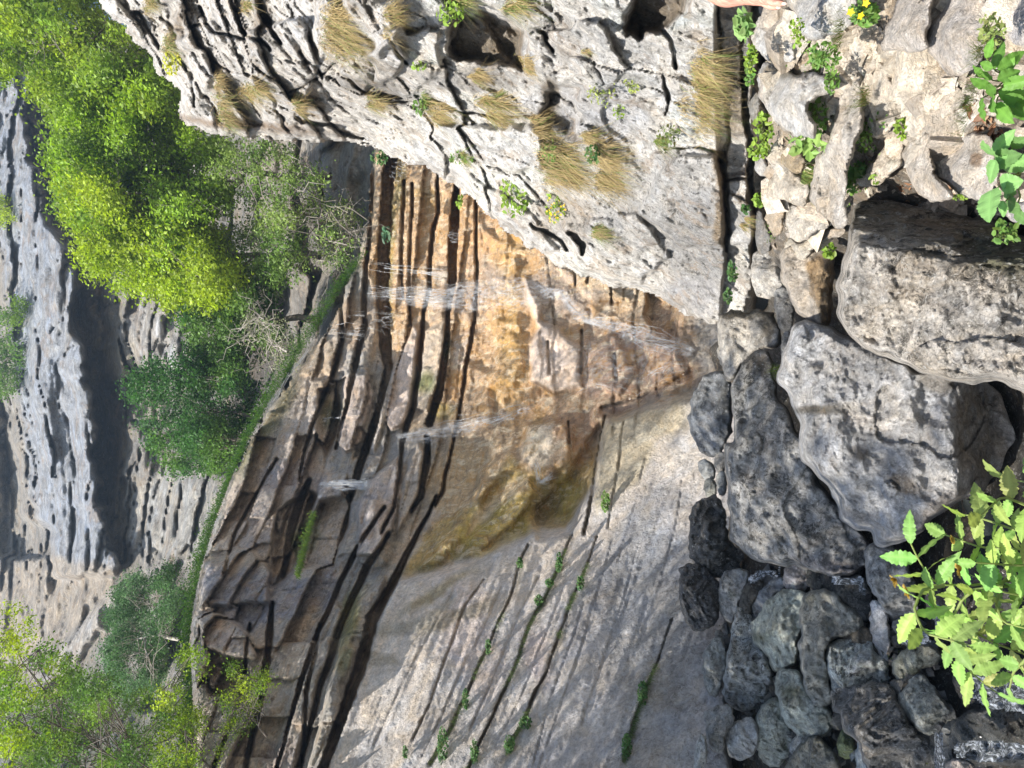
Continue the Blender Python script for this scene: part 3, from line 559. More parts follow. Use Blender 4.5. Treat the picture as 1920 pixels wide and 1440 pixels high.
# ---- ground -------------------------------------------------------------------
def ground_z(x, y):
    yc = np.clip(y, -2, 14)
    left = np.clip(-1.19+.36*yc, -.25, 1.10); mid = np.clip(-.62+.16*yc, -.45, 1.0)
    base = mid+(left-mid)*sstep(-.4, -1.8, x)
    bank = np.minimum(.13+.165*yc+sstep(.85, 1.5, x)*.32*np.clip(yc-2.25, 0, 3), 1.57-.13*yc)
    w = sstep(.42, .95, x)
    return base*(1-w)+bank*w+sstep(3, 14, -y)*1.0+sstep(4.5, 12, np.abs(x))*1.8
xs = np.concatenate([-np.geomspace(300, 6.2, 22), np.arange(-6, 6.01, .045), np.geomspace(6.2, 300, 22)])
ys = np.concatenate([-np.geomspace(300, 3.2, 18), np.arange(-3, 11.01, .045), np.geomspace(11.2, 500, 24)])
GX, GY = np.meshgrid(xs, ys, indexing='ij'); gp = np.stack([GX.ravel(), GY.ravel()], 1)
gz = ground_z(gp[:, 0], gp[:, 1]); q3 = np.column_stack([gp, gz*0])
near = np.exp(-(np.hypot(gp[:, 0], gp[:, 1]-4)/9)**2)
gz = gz+near*(.10*fbm(q3*1.6, 4)+.05*fbm(q3*5, 3, .6, True)+.02*fbm(q3*18, 3))
nX, nY = GX.shape; ii = np.arange(nX*nY).reshape(nX, nY)
wp_ = sstep(.5, .2, gp[:, 0])*sstep(2, 3, gp[:, 1]); gz = gz-.11*wp_-.04*(1-wp_)*near
gcol = np.tile(np.array([.06, .052, .04]), (len(gp), 1)); wbank = sstep(.5, 1.3, gp[:, 0]-.02*gp[:, 1])[:, None]
gcol = gcol*(1-wbank)+np.array([.50, .41, .31])*wbank
gm = np.tile(np.array([.6, .3, 0]), (len(gp), 1)); gm[:, 1] *= 1-wbank[:, 0]
ground = mesh_np('stream_bed', np.column_stack([gp, gz]), [np.stack([ii[:-1, :-1], ii[1:, :-1], ii[1:, 1:], ii[:-1, 1:]], -1).reshape(-1, 4)], M_BANK, None, gcol, gm)
tag(ground, 'rocky stream bed and gravelly bank', kind='structure')
def gz_at(x, y): return float(ground_z(np.array([x]), np.array([y]))[0])
def ray_ground(px, py):
    t = np.arange(1.2, 14, .02); pts = P(np.full(t.shape, float(px)), np.full(t.shape, float(py)), t)
    g = ground_z(pts[:, 0], pts[:, 1]); k = np.argmax(pts[:, 2] < g)
    return float(t[k]) if pts[k, 2] < g[k] else 12.0

# ================================================================== BOULDERS
GB = (.34,.325,.30); GD = (.15,.15,.14); WB = (.56,.52,.46); BB = (.76,.66,.54); WETB = (.05,.05,.045)
def rock(name, label, outline, Y=None, col=GB, T=.42, facets=None, seed=0, msk=(.5, .05, .1), mat=None, step=None, tilt=.5, ops=(), rough=1.0, cat='boulder', group=None, sm=2, mops=(), mossy=False, fit=False):
    outline = np.array(outline, float); size = math.sqrt(abs(np.ptp(outline[:, 0])*np.ptp(outline[:, 1])))
    cx, cy = outline.mean(0)
    if Y is None: Y = ray_ground(outline[:, 0].max()-.18*np.ptp(outline[:, 0]), cy)+.1
    outline = smooth_poly(outline, sm)
    r = np.random.default_rng(seed+101)
    step = step or max(2.0, min(3.4, size/45)); lo = outline.min(0)-3*step; hi = outline.max(0)+3*step
    X, Z = np.meshgrid(np.arange(lo[0], hi[0], step), np.arange(lo[1], hi[1], step), indexing='ij'); sh = X.shape
    so_ = float(seed)*3.7
    en = (perlin(np.stack([X/(size*.22), Z/(size*.22), X*0+so_], -1))*.05+perlin(np.stack([X/(size*.08), Z/(size*.08), X*0+so_], -1))*.022)*size
    d = pip_sd(outline, X, Z)+en; ins = d > 0
    cell = ins[:-1, :-1] & ins[1:, :-1] & ins[:-1, 1:] & ins[1:, 1:]
    used = np.zeros(sh, bool); used[:-1, :-1] |= cell; used[1:, :-1] |= cell; used[:-1, 1:] |= cell; used[1:, 1:] |= cell
    inner = np.zeros(sh, bool); inner[1:-1, 1:-1] = cell[:-1, :-1] & cell[1:, :-1] & cell[:-1, 1:] & cell[1:, 1:]
    ax, az = np.gradient(d, step); gl = np.hypot(ax, az)+1e-6
    bd = used & ~inner; X = np.where(bd, X-d*ax/gl**1.0/np.maximum(gl, .5), X); Z = np.where(bd, Z-d*az/gl/np.maximum(gl, .5), Z)
    idx = -np.ones(sh, int); idx[used] = np.arange(used.sum())
    px = X[used]; py = Z[used]; dd = np.where(bd, 0, np.maximum(d, 0))[used]; isb = bd[used]
    ms = size/FPX*Y                                           # the rock's real size in metres
    qx = (px-cx)/size; qy = (py-cy)/size; md = dd.max()
    def height(fc, wq):
        e = np.sqrt(np.clip(1-(1-np.clip(dd/(md*wq), 0, 1))**2, 0, 1))
        hs = [e*1.15]+[c+gx*qx+gy*qy for gx, gy, c in fc]
        k = 55; h = -np.log(sum(np.exp(-k*np.array(q)) for q in hs))/k
        return np.minimum(h, e*1.15)
    if facets is None:
        facets = []
        n = int(r.integers(5, 9)); a0 = r.uniform(0, 6.28)
        for i in range(n):
            a = a0+i*6.28/n+r.normal(0, .3); g = r.uniform(.5, 2.2); facets.append((math.cos(a)*g, math.sin(a)*g, r.uniform(.62, 1.0)))
    fx = None
    bf = [(math.cos(a)*.8, math.sin(a)*.8, .8) for a in (0.4, 1.9, 3.3, 4.8)]
    pl = Y-tilt*(px-cx)/FPX*Y
    hf = height(facets, .36)*T*ms*1.1; hb = height(bf, .6)*T*ms*1.2
    hf = np.maximum(hf, .01); hb[isb] = 0; hf[isb] = 0
    Bp = P(px, py, pl-hf); w = np.clip(dd/(md*.15), 0, 1)
    s0 = 1/ms
    n1 = fbm(Bp*s0*1.7+so_, 4)*.20+fbm(Bp*s0*4+so_, 5, .62, True)*.10*rough+fbm(Bp*s0*14+so_, 4, .65)*.04*rough-.09*rough*np.round(2.5*perlin(Bp*s0*2.2+so_*2)+.5*perlin(Bp*s0*6+so_))/2.5
    hf = hf+n1*ms*w*T*1.6
    # solution hollows
    pn = perlin(Bp*s0*9+so_+5); hf = hf-np.clip(pn-.32, 0, 1)*.16*ms*w*rough*T
    if fit:                                                  # rest the rock on the ground instead of in it
        for _ in range(30):
            Vt = P(px, py, pl-hf); up = (px < cx+.30*np.ptp(outline[:, 0]))
            if (Vt[up, 2] < ground_z(Vt[up, 0], Vt[up, 1])+.01).mean() < .03: break
            pl = pl-.04*ms
    Vf = P(px, py, pl-hf); Vb = P(px[~isb], py[~isb], (pl+hb)[~isb])
    mp = np.arange(len(px)); mp[~isb] = np.arange((~isb).sum())+len(px)
    a = idx[:-1, :-1][cell]; b = idx[:-1, 1:][cell]; c = idx[1:, 1:][cell]; e = idx[1:, :-1][cell]
    F = np.stack([a, e, c, b], 1); FB = mp[F[:, ::-1]]
    nz = perlin(np.stack([px/(size*.25), py/(size*.25), px*0+so_], -1))+.5*perlin(np.stack([px/(size*.08), py/(size*.08), px*0+so_+3], -1))
    col = paint(col, ops, px, py, nz); col = col*(1+.16*nz[:, None]); mk = paint(msk, mops, px, py, nz)
    if mossy:
        wv = sstep(.1, .7, perlin(np.stack([px/(size*.3), py/(size*.3), px*0+so_+8], -1)))[:, None]*.75; col = col*(1-wv)+np.array([.10, .105, .04])*wv
    V = np.concatenate([Vf, Vb]); org = V.mean(0)
    o = mesh_np(name, V-org, [F, FB], mat or M_BOULD, None, np.clip(np.concatenate([col, col[~isb]]), .01, .8), np.clip(np.concatenate([mk, mk[~isb]]), 0, 1))
    o.location = org
    return tag(o, label, cat, group)
G1 = 'boulders in the stream bed'; G2 = 'stones on the bank'
def Z(ox, oy, pts): return [(ox+a/3, oy+b/3) for a, b in pts]
# the big ones in the middle
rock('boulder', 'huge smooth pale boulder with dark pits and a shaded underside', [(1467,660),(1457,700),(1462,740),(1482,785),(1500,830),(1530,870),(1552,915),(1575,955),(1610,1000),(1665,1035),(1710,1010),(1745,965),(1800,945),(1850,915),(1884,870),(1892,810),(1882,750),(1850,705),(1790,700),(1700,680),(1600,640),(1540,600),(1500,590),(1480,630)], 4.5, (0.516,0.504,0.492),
     .50, [(.12,-.45,.86),(-.6,.15,.86),(.25,.55,.80),(-4.2,.3,2.0),(.9,-.1,.95)], 1, (.4,0,0), tilt=.65, step=2.6, group=G1, ops=[((1590,730,110,90,30), (0.408,0.396,0.384), .7, 30, 20), ((1530,770,40,8,0), (.12,.10,.07), .9, 4, 5), ((1575,770,34,9,0), (.10,.085,.06), .9, 4, 4),((1690,905,30,14,20), (.12,.09,.06), .8, 5, 8),((1610,850,20,14,0), (.16,.13,.10), .7, 5, 8),((1755,715,40,20,30), (.14,.11,.07), .7, 6, 14),((1845,820,50,110,0), (.27,.21,.145), .7, 14, 18),((1770,960,60,30,-30), (.20,.16,.12), .7, 12, 14),((1640,760,60,40,0), (0.624,0.600,0.576), .6, 20, 20)], mops=[((1640,760,120,110,0), (.12,0,0), .8, 30, 20)])  # brown on the underside is part stain, part shade painted in
rock('boulder', 'big flat faced speckled boulder at right, its top side darkened by painted shade, with a mossy patch', [(1598,392),(1590,440),(1580,490),(1562,540),(1562,585),(1570,625),(1600,655),(1650,672),(1710,690),(1760,708),(1830,712),(1870,720),(1930,745),(2010,770),(2040,600),(2010,470),(1930,450),(1850,415),(1790,385),(1720,372),(1640,376)], 3.45, (0.552,0.504,0.444),
     .55, [(.05,.10,.72),(-.5,3.3,1.30),(.3,-.5,.80),(2.0,.1,1.6)], 2, (.85,0,.1), tilt=.45, step=2.6, group=G1, ops=[([(1590,380),(2040,380),(2040,560),(1900,540),(1830,510),(1760,490),(1680,460),(1600,440)], (.20,.175,.13), .7, 22, 40), ((1880,470,70,40,20), (.10,.11,.05), .7, 15, 20),((1700,560,90,12,12), (.25,.20,.15), .5, 8, 20)])  # dark wedge along the top side is shade painted into the rock colour
rock('boulder', 'big long grey boulder left of the huge pale one, rough and shaded', [(1440,655),(1405,672),(1380,700),(1371,745),(1364,800),(1360,870),(1364,940),(1358,1000),(1378,1028),(1430,1048),(1480,1070),(1530,1080),(1590,1080),(1620,1065),(1650,1030),(1610,1000),(1580,965),(1555,925),(1530,880),(1495,830),(1478,780),(1462,740),(1455,690)], 5.5, (.42,.405,.38),
     .36, [(.15,.2,.85),(-1.0,.2,.9),(.8,-.7,.98),(.5,.9,.9)], 3, (.85,0,0), tilt=.7, step=2.6, rough=1.5, group=G1, ops=[((1430,680,40,22,0), (.12,.10,.07), .8, 10, 10),((1400,760,20,80,0), (0.396,0.384,0.348), .6, 14, 14),((1570,1065,70,14,10), (0.408,0.348,0.324), .7, 8, 8)])
rock('boulder', 'sunlit block shaped boulder with square corners beside the dark pool gap', [(1345,596),(1342,640),(1350,675),(1357,714),(1374,721),(1388,690),(1410,668),(1440,655),(1462,655),(1466,630),(1455,600),(1448,583),(1400,582),(1362,585)], 6.2, (0.564,0.516,0.444), .5, [(.0,.3,.75),(1.6,-.2,1.1),(-.3,1.6,1.12)], 4, (.5,0,0), sm=1, group=G1, ops=[((1390,588,60,10,0), (.12,.10,.06), .8, 5, 5),((1440,610,14,30,0), (.14,.11,.07), .8, 5, 8)])  # dark strips on the sides turned from the sun are painted shade
rock('boulder', 'beige boulder with a brown broken face leaning on the big speckled one', [(1462,490),(1468,530),(1480,565),(1500,590),(1545,617),(1562,608),(1560,560),(1565,490),(1578,440),(1570,418),(1540,425),(1500,440),(1472,458)], 4.8, (0.552,0.480,0.396), .5, [(.2,.2,.8),(-1.7,.1,1.0),(.4,1.2,.95)], 5, (.3,0,.1), group=G1, ops=[([(1512,490),(1540,478),(1565,480),(1562,610),(1545,617),(1535,580),(1520,550)], (.33,.22,.11), .9, 5, 6)])
rock('stone', 'rounded cream stone above the block shaped boulder', [(1410,478),(1407,520),(1418,558),(1440,562),(1470,545),(1488,530),(1480,490),(1462,462),(1432,455)], 5.9, WB, .5, None, 6, (.5,0,0), group=G1)
rock('stone', 'grey wedge stone squeezed behind the block shaped boulder', [(1450,545),(1452,590),(1466,625),(1478,640),(1488,610),(1490,560),(1485,540),(1465,538)], 5.7, GB, .5, None, 7, group=G1)
rock('stone', 'thin upright grey stone under the wedge stone', [(1466,622),(1463,660),(1472,682),(1482,650),(1484,620)], 5.4, GB, .5, None, 8, group=G1)
rock('boulder', 'blue grey rounded boulder at the foot of the orange wall', [(1352,690),(1322,703),(1298,732),(1289,780),(1297,815),(1312,848),(1338,858),(1360,842),(1374,800),(1374,730),(1366,705)], 7.2, (0.276,0.288,0.300), .5, [(-.3,.3,.85),(.8,-1.2,.95)], 9, (.6,.1,0), group=G1, ops=[((1355,750,12,50,0), (.08,.075,.06), .8, 8, 10)])
rock('stone', 'small pale stone wedged by the blue grey boulder', [(1306,868),(1318,900),(1335,905),(1345,885),(1335,865),(1315,860)], 7.3, (0.480,0.480,0.456), .5, None, 10, (.2,0,0), group=G1)
rock('stone', 'small grey stone next to the pale wedged stone', [(1336,858),(1342,885),(1356,890),(1364,870),(1362,846),(1350,846)], 7.1, GB, .5, None, 11, group=G1)
rock('stone', 'oval pale grey stone beside the long grey boulder', [(1344,885),(1342,905),(1350,930),(1362,930),(1365,900),(1358,882)], 7.0, (0.432,0.432,0.408), .5, None, 12, (.3,0,0), group=G1)
rock('stone', 'upright greenish stone beside the oval pale one', [(1322,895),(1318,920),(1330,940),(1345,930),(1344,900)], 7.2, (0.384,0.384,0.336), .5, None, 13, group=G1)
rock('boulder', 'dark blackened boulder left of the long grey one', [(1335,925),(1305,940),(1288,985),(1288,1040),(1310,1070),(1345,1088),(1378,1082),(1395,1060),(1390,1035),(1362,1005),(1360,940)], 6.6, (.17,.165,.155), .7, None, 14, (1,.1,0), group=G1, rough=1.9, sm=1)
rock('boulder', 'craggy dark boulder against the grey slab, below the blackened one', [(1278,1055),(1268,1100),(1284,1172),(1312,1188),(1345,1168),(1354,1125),(1345,1085),(1312,1055)], 6.5, (.16,.155,.15), .7, None, 15, (1,.1,0), group=G1, rough=2.2, sm=1)
def pileY(pts):
    a = np.array(pts); g = ray_ground(a[:, 0].max()-.18*np.ptp(a[:, 0]), min(a[:, 1].mean(), 1440))+.1
    q = float(T_wall.surf(min(a[:, 0].min()+10, 1340), np.clip(a[:, 1].mean(), 1060, 1430), 3)); return min(g, q-.35) if a[:, 0].min() < 1385 else g
def grow(pts, f=1.07):
    a = np.array(pts, float); c = a.mean(0); return (c+(a-c)*f).tolist()
rr = lambda nm, lab, pts, seed, col=GB, **k: rock(nm, lab, grow(Z(1280, 960, pts)), pileY(Z(1280, 960, pts)), (np.array(col)*1.5).tolist(), k.pop('T', .68), k.pop('facets', None), seed, k.pop('msk', (.6, .05, 0)), group=G1, fit=True, tilt=.9, **k)
rr('stone', 'narrow grey stone below the dark pool hole', [(205,400),(200,520),(230,600),(290,610),(330,480),(375,360),(340,325),(260,330)], 16, mossy=True)
rr('stone', 'round grey stone between the pool hole and the green streaked boulder', [(395,560),(400,500),(460,420),(520,370),(570,380),(570,440),(480,500),(420,600)], 17, (0.300,0.300,0.300), msk=(.4,.1,0))
rr('boulder', 'pale green streaked boulder with sharp ridges', [(380,650),(415,590),(480,520),(560,460),(640,445),(690,480),(690,620),(655,700),(650,790),(600,860),(550,885),(500,875),(470,800),(400,720)], 18, (0.456,0.456,0.372), mossy=True, msk=(.4,0,.2))
rr('boulder', 'tall brownish boulder in the centre of the pile', [(695,470),(760,440),(860,480),(960,560),(1005,610),(985,680),(900,710),(840,740),(800,800),(830,900),(850,1050),(800,1085),(720,1050),(680,950),(660,800),(662,600)], 19, (0.312,0.300,0.258), mossy=True)
rr('boulder', 'black wet boulder under the thread of falling water', [(715,290),(800,330),(900,365),(1010,350),(1060,450),(1045,600),(1000,620),(920,560),(860,500),(760,440),(700,400)], 20, WETB, msk=(.3,1,0))
rr('stone', 'pale pinkish stone with red moss by the narrow water fall', [(568,390),(575,310),(605,295),(690,310),(720,350),(700,440),(620,440),(575,420)], 21, (0.540,0.480,0.444), msk=(.2,0,0))
rr('boulder', 'round boulder thick with black and white lichen', [(790,820),(830,750),(900,715),(1000,700),(1050,720),(1085,790),(1140,850),(1150,940),(1100,990),(960,990),(860,1035),(830,960),(815,880)], 22, (0.504,0.516,0.468), msk=(1,0,0), rough=1.6)
rr('stone', 'smooth pale upright slab stone beside the ash leaves', [(1065,500),(1110,510),(1150,570),(1162,650),(1165,760),(1150,868),(1100,800),(1068,700),(1053,600)], 23, (0.504,0.480,0.456), msk=(.15,0,0), T=.35)
rr('boulder', 'tall grey boulder behind the smooth upright slab stone', [(1035,220),(1090,175),(1180,180),(1260,280),(1300,420),(1310,560),(1230,640),(1160,580),(1090,490),(1050,420),(1030,320)], 24, (0.360,0.354,0.336))
rr('stone', 'squat olive topped stone standing above the water channel', [(1170,900),(1200,820),(1280,765),(1380,740),(1460,800),(1440,850),(1340,885),(1290,925),(1225,948)], 25, (0.324,0.312,0.240), mossy=True)
rr('boulder', 'biggest dark boulder at the bottom edge of the pile', [(838,1060),(870,1010),(980,985),(1100,980),(1170,985),(1200,1080),(1290,1220),(1390,1270),(1385,1350),(1330,1460),(1250,1560),(1080,1560),(1050,1400),(960,1250),(880,1160)], 26, (.20,.19,.175), msk=(.9,0,0))
rr('boulder', 'grey boulder with a pale face right of the biggest dark one', [(1205,1080),(1240,1010),(1300,930),(1360,920),(1420,1000),(1500,1090),(1500,1190),(1440,1235),(1380,1260),(1300,1210),(1230,1140)], 27, (0.396,0.390,0.336), msk=(.7,0,0))
rr('boulder', 'ribbed grey green boulder left of the biggest dark one', [(522,960),(560,900),(660,890),(690,970),(740,1060),(815,1085),(838,1180),(815,1255),(720,1255),(640,1240),(570,1150),(530,1050)], 28, (0.372,0.384,0.330), mossy=True, msk=(.5,0,.3))
rr('boulder', 'mossy boulder with a brown hollow at the left of the pile', [(415,1130),(490,1050),(545,1060),(585,1180),(625,1270),(600,1380),(500,1440),(425,1370),(412,1240)], 29, (0.360,0.372,0.324), mossy=True)
rr('stone', 'rounded grey stone lying against the slab foot', [(243,1230),(285,1185),(400,1150),(425,1250),(420,1340),(330,1400),(265,1370),(245,1300)], 30, (0.384,0.384,0.372), msk=(.3,0,0))
rr('boulder', 'brown pyramid boulder cut by the picture edge', [(600,1400),(650,1320),(750,1240),(830,1320),(880,1400),(900,1560),(590,1560)], 31, (.23,.215,.17), facets=[(.6,-1.3,.9),(-1.2,.3,.8),(1.2,.3,.85)])
rr('stone', 'little round stone ringed with green moss', [(868,1290),(910,1205),(960,1260),(972,1330),(930,1392),(880,1370)], 32, (.27,.29,.13), mossy=True)
rr('stone', 'pale smooth stone under the little mossy one', [(978,1300),(1005,1290),(1060,1370),(1110,1440),(1120,1560),(1000,1560),(975,1400)], 33, (0.480,0.480,0.444), msk=(.2,0,0))
rr('boulder', 'craggy grey boulder in the upper left of the pile', [(222,950),(260,800),(300,560),(350,545),(420,640),(400,720),(470,800),(495,880),(500,1000),(430,1100),(330,1110),(250,1060)], 34, (0.372,0.378,0.360), msk=(.9,0,.2), rough=1.6)
rr('stone', 'upright dark stone between the slab and the craggy grey boulder', [(115,800),(190,700),(245,760),(240,880),(205,1030),(150,1030),(110,920)], 35, (0.288,0.288,0.264))
rr('stone', 'dark cracked stone above the rounded grey one', [(130,1110),(270,1085),(295,1180),(240,1240),(230,1345),(155,1350),(130,1220)], 36, (0.264,0.258,0.240))
rr('stone', 'pale stone at the lower left corner of the pile', [(75,1290),(115,1240),(145,1340),(120,1440),(60,1480)], 37, (0.408,0.408,0.384))
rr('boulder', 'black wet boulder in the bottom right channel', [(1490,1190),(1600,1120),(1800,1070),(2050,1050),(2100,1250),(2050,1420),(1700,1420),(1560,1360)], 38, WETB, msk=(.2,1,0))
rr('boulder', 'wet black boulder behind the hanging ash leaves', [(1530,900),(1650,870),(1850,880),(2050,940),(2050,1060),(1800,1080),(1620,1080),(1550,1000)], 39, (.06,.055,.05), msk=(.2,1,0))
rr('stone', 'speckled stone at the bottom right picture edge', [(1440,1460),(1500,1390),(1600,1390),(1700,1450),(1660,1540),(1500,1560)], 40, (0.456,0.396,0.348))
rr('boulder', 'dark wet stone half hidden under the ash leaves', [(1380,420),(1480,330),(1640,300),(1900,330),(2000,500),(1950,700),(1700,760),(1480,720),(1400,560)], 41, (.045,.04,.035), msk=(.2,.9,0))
rr('stone', 'dark shaded stone left of the green streaked boulder', [(310,500),(350,400),(410,385),(470,400),(400,500),(380,590),(320,560)], 42, (.09,.08,.065))
rr('stone', 'brown stone filling the gap beside the round lichened boulder', [(880,700),(990,640),(1050,650),(1080,720),(1060,780),(960,760)], 43, (.14,.12,.09))
rr('stone', 'grey stone under the squat olive topped stone', [(1160,950),(1230,940),(1300,920),(1290,960),(1230,1040),(1200,1070),(1165,1020)], 44, (.22,.20,.17))
rr('stone', 'dark stone at the foot of the pale face boulder', [(640,1240),(720,1255),(760,1240),(700,1290),(620,1370),(600,1330)], 45, (0.360,0.360,0.336))

# the bank of beige stones on the right
def bankY(pts, Y):
    a = np.array(pts); g = ray_ground(a[:, 0].max()-.18*np.ptp(a[:, 0]), np.clip(a[:, 1].mean(), 5, 1400))+.1
    return g if Y is None else min(g, Y+.15)
bk = lambda nm, lab, pts, seed, col=BB, **k: rock(nm, lab, Z(1280, 0, pts), bankY(Z(1280, 0, pts), k.pop('Y', None)), col, k.pop('T', .48), k.pop('facets', None), seed, k.pop('msk', (.35, 0, .1)), M_BANK, group=G2, cat='rock', tilt=k.pop('tilt', 1.7), fit=True, **k)
bk('stone', 'whitish rounded stone next to the crevice, below the hand', [(383,240),(398,150),(440,85),(510,55),(600,90),(645,170),(640,300),(610,360),(510,350),(430,310)], 51, (0.625,0.600,0.562), Y=3.4)
bk('stone', 'big whitish stone at the top right edge beside the fingers', [(575,-10),(640,70),(650,160),(730,250),(850,205),(960,140),(975,40),(960,-120),(600,-140)], 52, (0.600,0.575,0.537), Y=2.9)
bk('stone', 'broad speckled stone with a dark top side under the whitish rounded one', [(425,370),(520,355),(600,390),(640,440),(740,400),(830,440),(845,520),(760,545),(700,600),(745,700),(750,780),(680,775),(600,750),(530,700),(470,640),(425,540)], 53, (0.600,0.569,0.525), Y=3.9, ops=[((1460,135,35,14,0), (0.150,0.125,0.088), .85, 5, 6)])
bk('boulder', 'long beige ridge stone running down through the herbs', [(858,600),(880,450),(950,320),(1000,330),(1025,450),(1000,580),(1015,650),(1000,780),(985,850),(935,900),(925,1000),(925,1280),(850,1265),(720,1190),(730,1000),(765,900),(825,760)], 54, (0.587,0.525,0.450), Y=3.7)
bk('stone', 'pointed beige stone in the middle of the bank gravel', [(1045,490),(1090,420),(1160,415),(1235,540),(1200,575),(1100,580)], 55)
bk('stone', 'round knobbly beige stone below the pointed one', [(1028,640),(1060,600),(1180,600),(1215,690),(1140,755),(1060,785),(1030,710)], 56)
bk('boulder', 'upright beige block at the top edge right of the yellow flowers', [(1105,200),(1200,60),(1230,-120),(1450,-120),(1400,60),(1380,150),(1385,290),(1290,290),(1180,280),(1110,270)], 57, (0.587,0.525,0.463), Y=2.8)
bk('boulder', 'large cream boulder at the upper right of the bank', [(1360,150),(1480,40),(1560,-120),(1720,-120),(1700,100),(1745,230),(1665,340),(1600,425),(1480,435),(1430,330),(1370,280)], 58, (0.613,0.550,0.488), Y=2.55)
bk('stone', 'small cream stone ringed by dead leaves', [(1228,370),(1280,330),(1335,350),(1310,430),(1240,445)], 59)
bk('boulder', 'cream stone with a deep shadowed notch', [(1228,900),(1240,810),(1340,750),(1420,740),(1395,830),(1400,900),(1425,1000),(1530,1080),(1500,1130),(1440,1142),(1360,1120),(1280,1030)], 60, (0.625,0.550,0.463), facets=[(0.250,0.375,0.750),(-1.6,.2,1.0),(.6,-1.,.9)])
bk('boulder', 'broad cream boulder left of the heart leaved plant', [(1405,900),(1420,790),(1500,750),(1740,750),(1760,900),(1765,1080),(1660,1135),(1560,1100),(1480,1040),(1400,975)], 61, (0.625,0.562,0.488), Y=2.75, ops=[((1830,300,14,14,0), (0.225,0.138,0.075), .8, 4, 6)])
bk('stone', 'slanting beige stone between ridge stone and notch stone', [(968,1010),(1060,915),(1190,760),(1240,810),(1225,940),(1180,985),(1060,1062),(990,1055)], 62)
bk('stone', 'grey cream stone right of the dead leaf hollow', [(1395,640),(1460,510),(1560,480),(1605,560),(1520,640),(1430,690)], 63)
bk('stone', 'pitted cream stone above the notch stone', [(1265,610),(1330,565),(1405,610),(1385,700),(1300,775),(1265,700)], 64)
bk('stone', 'angular beige stone with fresh face among grass', [(460,1065),(520,930),(600,945),(660,1000),(725,1050),(700,1160),(620,1145),(520,1115)], 65, (0.625,0.550,0.450), Y=4.2, sm=1)
bk('stone', 'brown faced block above the angular beige stone', [(535,910),(590,805),(650,830),(700,930),(655,985),(600,955)], 66, (0.450,0.350,0.225), Y=4.3, sm=1)
bk('stone', 'small brown sided block by the foot of the outcrop', [(453,1185),(530,1150),(588,1165),(562,1250),(570,1310),(500,1335)], 67, (0.525,0.425,0.312), Y=4.9, sm=1)
bk('stone', 'flat whitish stone beside the small brown sided block', [(565,1200),(600,1140),(720,1180),(860,1262),(740,1312),(660,1370),(595,1325)], 68, (0.625,0.562,0.475), Y=4.5)
bk('stone', 'red veined white stone in the top right corner', [(1795,160),(1850,60),(1930,-20),(2050,-20),(2050,240),(1870,275)], 69, (0.650,0.600,0.562), Y=2.2)
bk('stone', 'small whitish stone in the bottom right of the bank', [(1800,1180),(1900,1120),(2050,1150),(2050,1280),(1850,1260)], 70, (0.625,0.575,0.537), Y=2.3)
bk('stone', 'grey stone in the crevice below the whitish rounded stone', [(330,220),(380,240),(400,330),(420,380),(370,370),(335,300)], 71, (0.375,0.362,0.338), Y=4.0)
bk('stone', 'narrow grey stone standing in the crevice', [(365,480),(430,500),(440,600),(420,700),(390,690),(365,600)], 72, (0.312,0.300,0.275), Y=4.6)
bk('stone', 'leaning pale stone at the lower end of the crevice', [(400,850),(450,850),(470,920),(500,980),(440,1000),(405,960)], 73, (0.550,0.525,0.488), Y=4.8)
bk('stone', 'dark shaded stone under the flat whitish stone', [(415,1180),(450,1190),(500,1340),(490,1420),(420,1440),(410,1300)], 74, (0.250,0.237,0.219), Y=5.6)
bk('stone', 'cream stone under the slanting beige stone', [(600,1330),(660,1370),(740,1315),(760,1380),(700,1460),(600,1500),(560,1400)], 75, (0.625,0.562,0.463), Y=4.6)
bk('stone', 'beige stone below the long ridge stone, over a dark hollow', [(735,1315),(860,1265),(915,1290),(900,1330),(820,1340),(760,1400)], 76, (0.587,0.500,0.400), Y=4.2)
bk('stone', 'grey cream stone behind the long leaved plant', [(1290,710),(1380,700),(1420,740),(1340,755),(1250,810),(1240,770)], 77)
bk('stone', 'small flat cream stone near the pointed stone', [(1250,480),(1320,450),(1370,480),(1340,530),(1270,520)], 78, (0.688,0.600,0.500))
bk('stone', 'cream pebble beside the small flat cream stone', [(1395,440),(1440,425),(1470,460),(1430,485),(1398,475)], 79, (0.725,0.650,0.550))
bk('stone', 'whitish stone in the grass between the two whitish stones', [(625,180),(655,130),(690,180),(680,230),(640,215)], 80, (0.700,0.650,0.500), Y=3.2)

